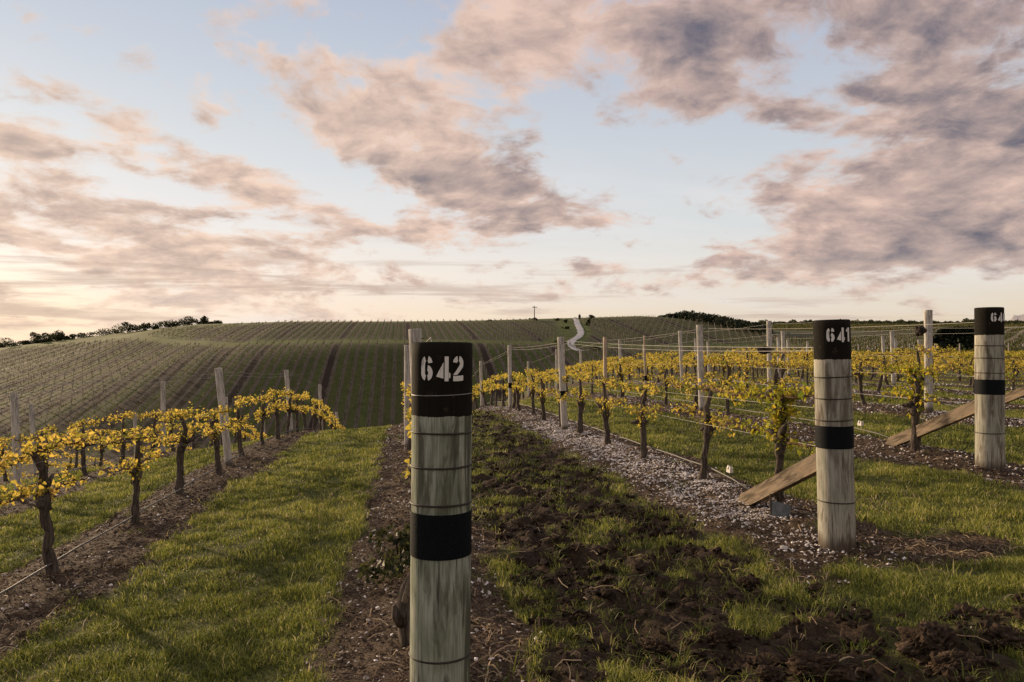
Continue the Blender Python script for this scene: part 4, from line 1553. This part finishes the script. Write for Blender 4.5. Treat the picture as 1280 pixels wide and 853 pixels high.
def cane_bundles():
    # dark coils of old net and cane hung on the wires
    for (px, py, dep, sx, lab, sd) in ((955, 438, 13.5, .17, 'dark bundle of old canes hung on a wire left of post 641', 1), (1150, 414, 11.4, .075, 'small dark bundle tied on a wire between posts 641 and the right-edge post', 2)):
        a, e = pix_dir(px, py)
        d = dep
        c = np.array([d * math.sin(R(a)), d * math.cos(R(a)), CAM_Z + d * math.tan(R(e))])
        rg = np.random.default_rng(sd)
        b = MB()
        ax = np.array([math.cos(R(YAW)), -math.sin(R(YAW)), 0])
        for i in range(34):
            th = np.linspace(0, 5 + 3 * rg.random(), 18) + rg.random() * 6
            rx = sx * (.35 + .65 * rg.random()); rz = .055 * rg.random() + .01
            P = c + np.outer(np.cos(th) * rx * .75, ax) + np.c_[0 * th, np.sin(th * 1.7) * .05, np.sin(th) * rz] + rg.normal(0, .006, (18, 3))
            b.tube(P, .006, 4, 0, False, i)
        tag(b.build('cane_bundle', M['bark']), lab, 'cane bundle')


cane_bundles()


def odds():
    # old vine butt leaning by post 642
    x, y = .02, 3.42
    z = gz(x, y)
    root = empty('vine_stump', (x, y, z)); tag(root, 'dark splintered vine stump leaning behind the left of post 642', 'stump')
    b = MB()
    b.tube([(.03, 0, -.08), (.012, .01, .05), (-.01, .02, .14), (.0, .02, .24), (.035, .015, .33), (.045, .01, .37)], [.05, .056, .045, .036, .026, .010], 10, .22, True, 4)
    b.tube([(-.02, -.02, .10), (-.05, -.05, .15), (-.06, -.06, .20)], [.026, .022, .010], 7, .3, True, 5)
    b.build('butt', M['bark'], root, True)
    b = MB(); b.tube([(-.012, -.03, .20), (.012, -.022, .30), (.03, -.018, .385)], [.016, .014, .006], 6, .3, True, 6); b.build('split_wood', M['plank'], root)
    # dark leafy weed behind the post
    rg = np.random.default_rng(8)
    x, y = -.02, 4.55
    z = gz(x, y)
    P = blob_points(360, .16, rg, 6) + np.array([x, y, z + .14])
    P = P[P[:, 2] > z]
    V, q = quads(P, .045, rg)
    b = MB(); b.add(V, [q], np.repeat(rg.random(len(P)), 4))
    for i in range(7):
        b.tube([(x, y, z - .02), (x + rg.normal() * .06, y + rg.normal() * .06, z + .2)], .004, 4)
    tag(b.build('weed', M['dark_leaf']), 'small dark leafy weed left of the middle of post 642', 'weed')
    # grey guard flap by the first vine behind post 641
    x, y = 2.70, 4.98
    z = gz(x, y)
    root = empty('vine_guard', (x, y, z), R(10)); tag(root, 'torn grey vine guard standing at the foot of the first vine behind post 641', 'vine guard')
    u = np.linspace(0, 1, 9)
    V = []
    for f in u:
        xx = -.085 + .11 * f; yy = .05 - .10 * math.sin(f * 2.2) 
        V += [(xx, yy, 0.0 - .02), (xx + .01, yy, .115 - .03 * f), (xx + .01, yy + .004, .115 - .03 * f), (xx, yy + .004, -.02)]
    q = []
    for i in range(8):
        for j in range(4):
            q.append([i * 4 + j, i * 4 + (j + 1) % 4, (i + 1) * 4 + (j + 1) % 4, (i + 1) * 4 + j])
    q += [[3, 2, 1, 0], [32, 33, 34, 35]]
    b = MB(); b.add(V, [q]); b.build('flap', M['guard'], root)
    b = MB(); b.tube([(-.08, .045, -.04), (-.082, .045, .16)], .006, 6); b.build('pin', M['dark_wood'], root)
    # green and black ties on trunks
    for (x, y, h, lab, mt) in ((2.68, 8.06, .26, 'dark green tie wound on the leaning vine behind post 641', 'green_tie'), (2.68, 6.68, .34, 'black tie wound on the second vine behind post 641', 'rubber')):
        pass
    # a few pale stones beside post 641
    for (x, y, s, lab) in ((2.33, 4.30, .022, 'white stone lying left of the foot of post 641'), (2.46, 11.75, .05, 'pale rounded stone on the shell strip behind post 641'), (-.12, 3.0, .02, 'small pale stone on the bark strip left of post 642')):
        rg = np.random.default_rng(int(s * 1000))
        bpy.ops.mesh.primitive_ico_sphere_add(subdivisions=3, radius=1)
        o = bpy.context.object
        for v in o.data.vertices:
            c = v.co
            f = 1 + .35 * (vnoise(np.array([c.x * 2 + 5]), np.array([c.y * 2 + c.z * 3]), 3)[0] - .5)
            v.co = Vector((c.x * 1.25, c.y, c.z * .7)) * s * f
        o.name = 'stone'; o.data.materials.append(M['plastic']); o.location = (x, y, gz(x, y) + s * .35)
        tag(o, lab, 'stone')


odds()

# ---------------------------------------------------------------- scatter: clods, bark, shells, grass
def sample(n, d0, d1, px0=-330, px1=1780):
    a0, _ = pix_dir(px0, 440); a1, _ = pix_dir(px1, 440)
    d = np.sqrt(rng.random(n) * (d1 * d1 - d0 * d0) + d0 * d0)
    a = np.radians(a0 + (a1 - a0) * rng.random(n))
    return d * np.sin(a), d * np.cos(a)


def area(d0, d1, px0=-330, px1=1780):
    a0, _ = pix_dir(px0, 440); a1, _ = pix_dir(px1, 440)
    return .5 * math.radians(a1 - a0) * (d1 * d1 - d0 * d0)


ICO = None


def ico_data(sub):
    bpy.ops.mesh.primitive_ico_sphere_add(subdivisions=sub, radius=1)
    o = bpy.context.object
    V = np.array([v.co[:] for v in o.data.vertices]); F = np.array([p.vertices[:] for p in o.data.polygons])
    me = o.data
    bpy.data.objects.remove(o); bpy.data.meshes.remove(me)
    return V, F


def lumps(P, S, sub, rg, flat=.75, jag=.35):
    V0, F0 = ico_data(sub)
    n = len(P)
    k = len(V0)
    off = rg.random((n, 3)) * 50
    q = V0[None] * 1.6 + off[:, None]
    f = 1 + jag * (2 * (vnoise(q[..., 0] + q[..., 2] * .7, q[..., 1] - q[..., 2] * .9, 5) - .5)) + jag * .6 * (2 * (vnoise(q[..., 0] * 2.7 + q[..., 2] * 2, q[..., 1] * 2.7 - q[..., 2] * 1.5, 6) - .5))
    sc = 1 + .4 * (rg.random((n, 3)) - .5)
    sc[:, 2] *= flat
    th = rg.random(n) * 6.283
    c, s = np.cos(th), np.sin(th)
    V = V0[None] * f[..., None] * sc[:, None] * S[:, None, None]
    V = np.stack([V[..., 0] * c[:, None] - V[..., 1] * s[:, None], V[..., 0] * s[:, None] + V[..., 1] * c[:, None], V[..., 2]], -1) + P[:, None]
    F = (np.arange(n)[:, None, None] * k + F0[None]).reshape(-1, 3)
    return V.reshape(-1, 3), F, k


def clods():
    rg = np.random.default_rng(51)
    b = MB()
    for (d0, d1, dens, smin, smax, sub) in ((2.2, 6, 900, .005, .030, 2), (6, 13, 260, .010, .035, 1), (13, 22, 60, .02, .05, 1)):
        X, Y = sample(int(area(d0, d1) * dens), d0, d1)
        mul, soil, far = masks(X, Y)
        keep = rg.random(len(X)) < soil * (.35 + .9 * sstep(fbm(X * 2.2, Y * 2.2, 71, 3), .42, .62))
        X, Y = X[keep], Y[keep]
        S = smin + (smax - smin) * rg.random(len(X)) ** 4
        P = np.c_[X, Y, ground(X, Y) + S * .25]
        V, F, k = lumps(P, S, sub, rg, .7, .75)
        b.add(V, [F], np.repeat(rg.random(len(X)) * .8, k))
    tag(b.build('soil_crumbs', M['clod'], None, False), 'dark crumbled soil turned up between the rows of posts 642 and 641', 'soil', kind='stuff')
    # big turned clods, each its own
    big = [(1165, 812, .105, 'biggest dark brown clod, knobbly, near the lower right corner'), (1195, 838, .07, 'crumbling dark clod just below the biggest one at lower right'),
           (1258, 806, .08, 'flat dark clod at the right frame edge'), (1025, 846, .085, 'low broad dark clod at the bottom edge under post 641'), (965, 850, .05, 'small dark clod left of the low broad one'),
           (905, 800, .05, 'rounded dark clod in the tilled lane nearest the camera'), (936, 735, .05, 'dark clod in the grass left of post 641'), (820, 815, .055, 'dark clod lying in the middle of the tilled lane')]
    for i, (px, py, s, lab) in enumerate(big):
        X, Y = at_ground(px, py, 2.0, 12)
        # finer march
        a, e = pix_dir(px, py); d = np.arange(2.0, 8, .01)
        xx = d * math.sin(R(a)); yy = d * math.cos(R(a)); zz = CAM_Z + d * math.tan(R(e))
        kx = np.where(zz < ground(xx, yy))[0]
        if not len(kx): continue
        X, Y = xx[kx[0]], yy[kx[0]]
        V0, F0 = ico_data(6)
        o3 = rg.random(3) * 40
        q = V0 * 1.2 + o3
        def n3(v, sc, sd):
            return (fbm(v[:, 0] * sc + v[:, 2] * sc * .53, v[:, 1] * sc - v[:, 2] * sc * .47, sd, 3) + fbm(v[:, 2] * sc + 9, v[:, 0] * sc - v[:, 1] * sc * .6, sd + 5, 3) + fbm(v[:, 1] * sc - 4, v[:, 2] * sc + v[:, 0] * sc * .31, sd + 9, 3)) * .42 - .63
        r1 = n3(q, 1.0, 5); r2 = n3(q, 3.2, 15); r3 = n3(q, 8.5, 25); r4 = n3(q, 22, 35)
        f = 1 + 1.1 * r1 + .95 * r2 + .55 * np.minimum(r3, .05) + .30 * r4
        V = V0 * f[:, None] * s * np.array([1.25, 1.0, .72])
        me = np_mesh('soil_clod', V, [F0], {'rnd': np.clip(.45 + 1.6 * r3 + 1.5 * r4, 0, 1)}, True)
        o = link('soil_clod', me, M['clod'])
        o.location = (X, Y, gz(X, Y) + s * .15); o.rotation_euler = (0, 0, rg.random() * 6)
        tag(o, lab, 'clod', 'large turned clods in the foreground')


clods()


def mulch():
    rg = np.random.default_rng(52)
    # bark chips: thin wedge-shaped flakes (both sides closed)
    def flakes(X, Y, L, W, T, tilt=.5, lift=.006):
        n = len(X)
        Z = ground(X, Y) + lift
        th = rg.random(n) * 6.283
        d = np.c_[np.cos(th), np.sin(th), rg.normal(0, tilt * .5, n)]
        e = np.c_[-np.sin(th), np.cos(th), rg.normal(0, tilt, n)]
        nn = np.cross(d, e)
        P = np.c_[X, Y, Z]
        a = d * L[:, None] / 2; c = e * W[:, None] / 2; t = nn * T[:, None] / 2
        V = np.stack([P - a, P + c * .9 + a * .1, P + a, P - c - a * .15, P + t + a * .1, P - t], 1)
        F = np.array([[0, 3, 4], [3, 2, 4], [2, 1, 4], [1, 0, 4], [3, 0, 5], [2, 3, 5], [1, 2, 5], [0, 1, 5]])
        return V.reshape(-1, 3), (np.arange(n)[:, None, None] * 6 + F[None]).reshape(-1, 3)
    b = MB(); s = MB(); st = MB()
    for (d0, d1, dens, f) in ((2.2, 6, 6500, .72), (6, 12, 2300, 1.05), (12, 24, 500, 1.7)):
        X, Y = sample(int(area(d0, d1) * dens), d0, d1)
        mul, soil, far = masks(X, Y)
        keep = rg.random(len(X)) < mul * .75 + soil * .02
        X, Y = X[keep], Y[keep]
        n = len(X)
        L = f * (.008 + .030 * rg.random(n) ** 2); W = L * (.3 + .4 * rg.random(n))
        V, F = flakes(X, Y, L, W, W * .35)
        b.add(V, [F], np.repeat(rg.random(n), 6))
    tag(b.build('bark_mulch', M['bark_bits']), 'brown bark chips lying in strips under the vine rows', 'bark mulch', kind='stuff')
    for (d0, d1, dens, f) in ((2.2, 7, 2600, 1.0), (7, 13, 1500, 1.25), (13, 26, 420, 1.9)):
        X, Y = sample(int(area(d0, d1) * dens), d0, d1)
        mul, soil, far = masks(X, Y)
        k = np.round((X - ROW0) / ROW)
        w = np.select([k == 1, k == 2, k >= 3, k == 0, k == -1], [2.4, .16, .34, .06, .03], .04)
        a = X - (ROW0 + ROW * k)
        w = np.where(k == 1, w * np.exp(-((a + .12) / .27) ** 2) * (.16 + .84 * sstep(Y, 4.5, 5.9)) * (1 - .8 * sstep(Y, 12.5, 17)), w)
        cl = sstep(fbm(X * 3.2, Y * 3.2, 61, 3), .36, .62)
        keep = rg.random(len(X)) < mul * w * (.25 + .85 * cl)
        X, Y = X[keep], Y[keep]; n = len(X)
        L = f * (.010 + .022 * rg.random(n) ** 1.5); W = L * (.5 + .4 * rg.random(n))
        V, F = flakes(X, Y, L, W, W * .5, .55, .012)
        s.add(V, [F], np.repeat(rg.random(n), 6))
    tag(s.build('shell_mulch', M['shells']), 'white broken shells spread thick along the row behind post 641', 'shells', kind='stuff')
    # dry straw and twigs
    for (d0, d1, dens) in ((2.2, 7, 300), (7, 14, 120), (14, 24, 40)):
        X, Y = sample(int(area(d0, d1) * dens), d0, d1)
        mul, soil, far = masks(X, Y)
        k = np.round((X - ROW0) / ROW)
        w = mul * np.where(k == -1, 1.0, .40) + .10 * (1 - mul) 
        w = w * (.2 + 1.3 * sstep(fbm(X * 1.6, Y * 1.6, 91, 3), .47, .64)) + 1.2 * np.exp(-((X - 3.15) / .38) ** 2 - ((Y - 4.15) / .30) ** 2)
        keep = rg.random(len(X)) < w
        X, Y = X[keep], Y[keep]; n = len(X)
        th = rg.random(n) * 6.283
        L = .05 + .13 * rg.random(n); W = .0014 + .0016 * rg.random(n)
        if d0 > 6: W = W * 1.8
        Z = ground(X, Y)
        P = np.c_[X, Y, Z]
        d = np.c_[np.cos(th), np.sin(th), 0 * th]; e = np.c_[-np.sin(th), np.cos(th), 0 * th]
        bend = rg.normal(0, .25, n)
        pts = []
        for f in (0, .33, .67, 1):
            c = P + d * (L * (f - .5))[:, None] + e * (bend * L * (f - .5) ** 2)[:, None]
            c[:, 2] = Z + .008 + np.maximum(0, .03 * rg.random(n) * np.sin(f * 3.1))
            for sg in (-1, 1):
                pts.append(c + e * (sg * W)[:, None] + np.array([0, 0, .0012]) * sg)
        V = np.stack(pts, 1).reshape(-1, 3)
        q = np.array([[0, 2, 3, 1], [2, 4, 5, 3], [4, 6, 7, 5]])
        F = (np.arange(n)[:, None, None] * 8 + q[None]).reshape(-1, 4)
        st.add(V, [F], np.repeat(rg.random(n), 8))
    tag(st.build('straw', M['straw']), 'dry straw and fine twigs strewn on the mulch and the grass', 'straw', kind='stuff')


mulch()


def blades(b, X, Y, Hh, Ww, lean, tone, rg, z=None, dirx=None):
    n = len(X)
    Z = ground(X, Y) - .004 if z is None else z
    th = rg.random(n) * 6.283
    e = np.c_[np.cos(th), np.sin(th), np.zeros(n)]
    ld = rg.random(n) * 6.283 if dirx is None else dirx
    lv = np.c_[np.cos(ld), np.sin(ld), np.zeros(n)] * (lean * Hh)[:, None]
    P = np.c_[X, Y, Z]
    up = np.array([0, 0, 1.0])
    drop = 1 - .28 * np.minimum(lean, 1.6)
    m = P + lv * .35 + up * (Hh * .58)[:, None]
    t = P + lv + up * (Hh * drop)[:, None]
    w = e * (Ww * .5)[:, None]
    V = np.stack([P - w, P + w, m + w * .8, m - w * .8, t], 1).reshape(-1, 3)
    i = np.arange(n)[:, None] * 5
    b.add(V, [i + np.array([[0, 1, 2, 3]]), i + np.array([[3, 2, 4]])], np.repeat(tone, 5))


def grass():
    rg = np.random.default_rng(53)
    b = MB()
    for (d0, d1, dens, hs, wf) in ((2.0, 5, 11500, 1.0, .0034), (5, 9, 5200, 1.0, .0048), (9, 15, 1900, 1.05, .008), (15, 26, 650, 1.15, .014), (26, 46, 190, 1.25, .026)):
        X, Y = sample(int(area(d0, d1) * dens), d0, d1)
        mul, soil, far = masks(X, Y)
        n1 = fbm(X * 5.0, Y * 5.0, 81, 3); n2 = fbm(X * 1.1, Y * 1.1, 82, 3)
        g = (1 - mul) * (1 - soil)
        w = np.clip(g, 0, 1) ** 1.5 * (.45 + .8 * sstep(n1, .28, .55))
        head = (X > .4) & (Y < start_y(X) + .3)
        w = w * (.75 + .25 * sstep(fbm(X * .8 + 4, Y * .8, 88, 3), .38, .55))
        w = np.where(head, w * (.45 + .8 * sstep(n2, .35, .6)), w)
        keep = rg.random(len(X)) < w
        X, Y, n1, n2 = X[keep], Y[keep], n1[keep], n2[keep]
        n = len(X)
        H = hs * (.016 + .036 * sstep(n1, .30, .75) + .024 * rg.random(n) ** 2) * (.8 + .5 * n2)
        tone = np.clip(.02 + .56 * rg.random(n) + .55 * (n2 - .42) + .25 * (n1 - .5) + np.where(rg.random(n) < .09, .45, 0), 0, 1)
        blades(b, X, Y, H, wf * (.6 + .8 * rg.random(n)), .15 + .9 * rg.random(n), tone, rg)
    tag(b.build('grass', M['grass']), 'short rough grass growing in the lanes between the rows', 'grass', kind='stuff')
    # weeds: tufts in the tilled lane and along the edges
    b = MB()
    for (d0, d1, dens, nb, wf) in ((2.2, 6, 60, 26, .0046), (6, 12, 34, 20, .0075), (12, 24, 12, 16, .013)):
        X, Y = sample(int(area(d0, d1) * dens), d0, d1)
        mul, soil, far = masks(X, Y)
        c = sstep(fbm(X * 2.6, Y * 2.6, 95, 3), .40, .58)
        keep = rg.random(len(X)) < soil * (.26 + .70 * c) + mul * .03 + (1 - mul) * (1 - soil) * .10
        X, Y = X[keep], Y[keep]
        n = len(X)
        r = .02 + .06 * rg.random(n)
        hh = .03 + .085 * rg.random(n) ** 2.2
        XX = np.repeat(X, nb) + rg.normal(0, 1, n * nb) * np.repeat(r, nb)
        YY = np.repeat(Y, nb) + rg.normal(0, 1, n * nb) * np.repeat(r, nb)
        H = np.repeat(hh, nb) * (.5 + .7 * rg.random(n * nb))
        tone = np.clip(np.repeat(rg.random(n), nb) * .6 + .4 * rg.random(n * nb), 0, 1)
        ld = np.arctan2(YY - np.repeat(Y, nb), XX - np.repeat(X, nb)) + rg.normal(0, .7, n * nb)
        blades(b, XX, YY, H, wf * (.6 + .8 * rg.random(n * nb)), .5 + 1.2 * rg.random(n * nb), tone, rg, None, ld)
    tag(b.build('weeds', M['weed']), 'ragged grass tufts and weeds sprouting from the tilled soil', 'weeds', kind='stuff')


grass()
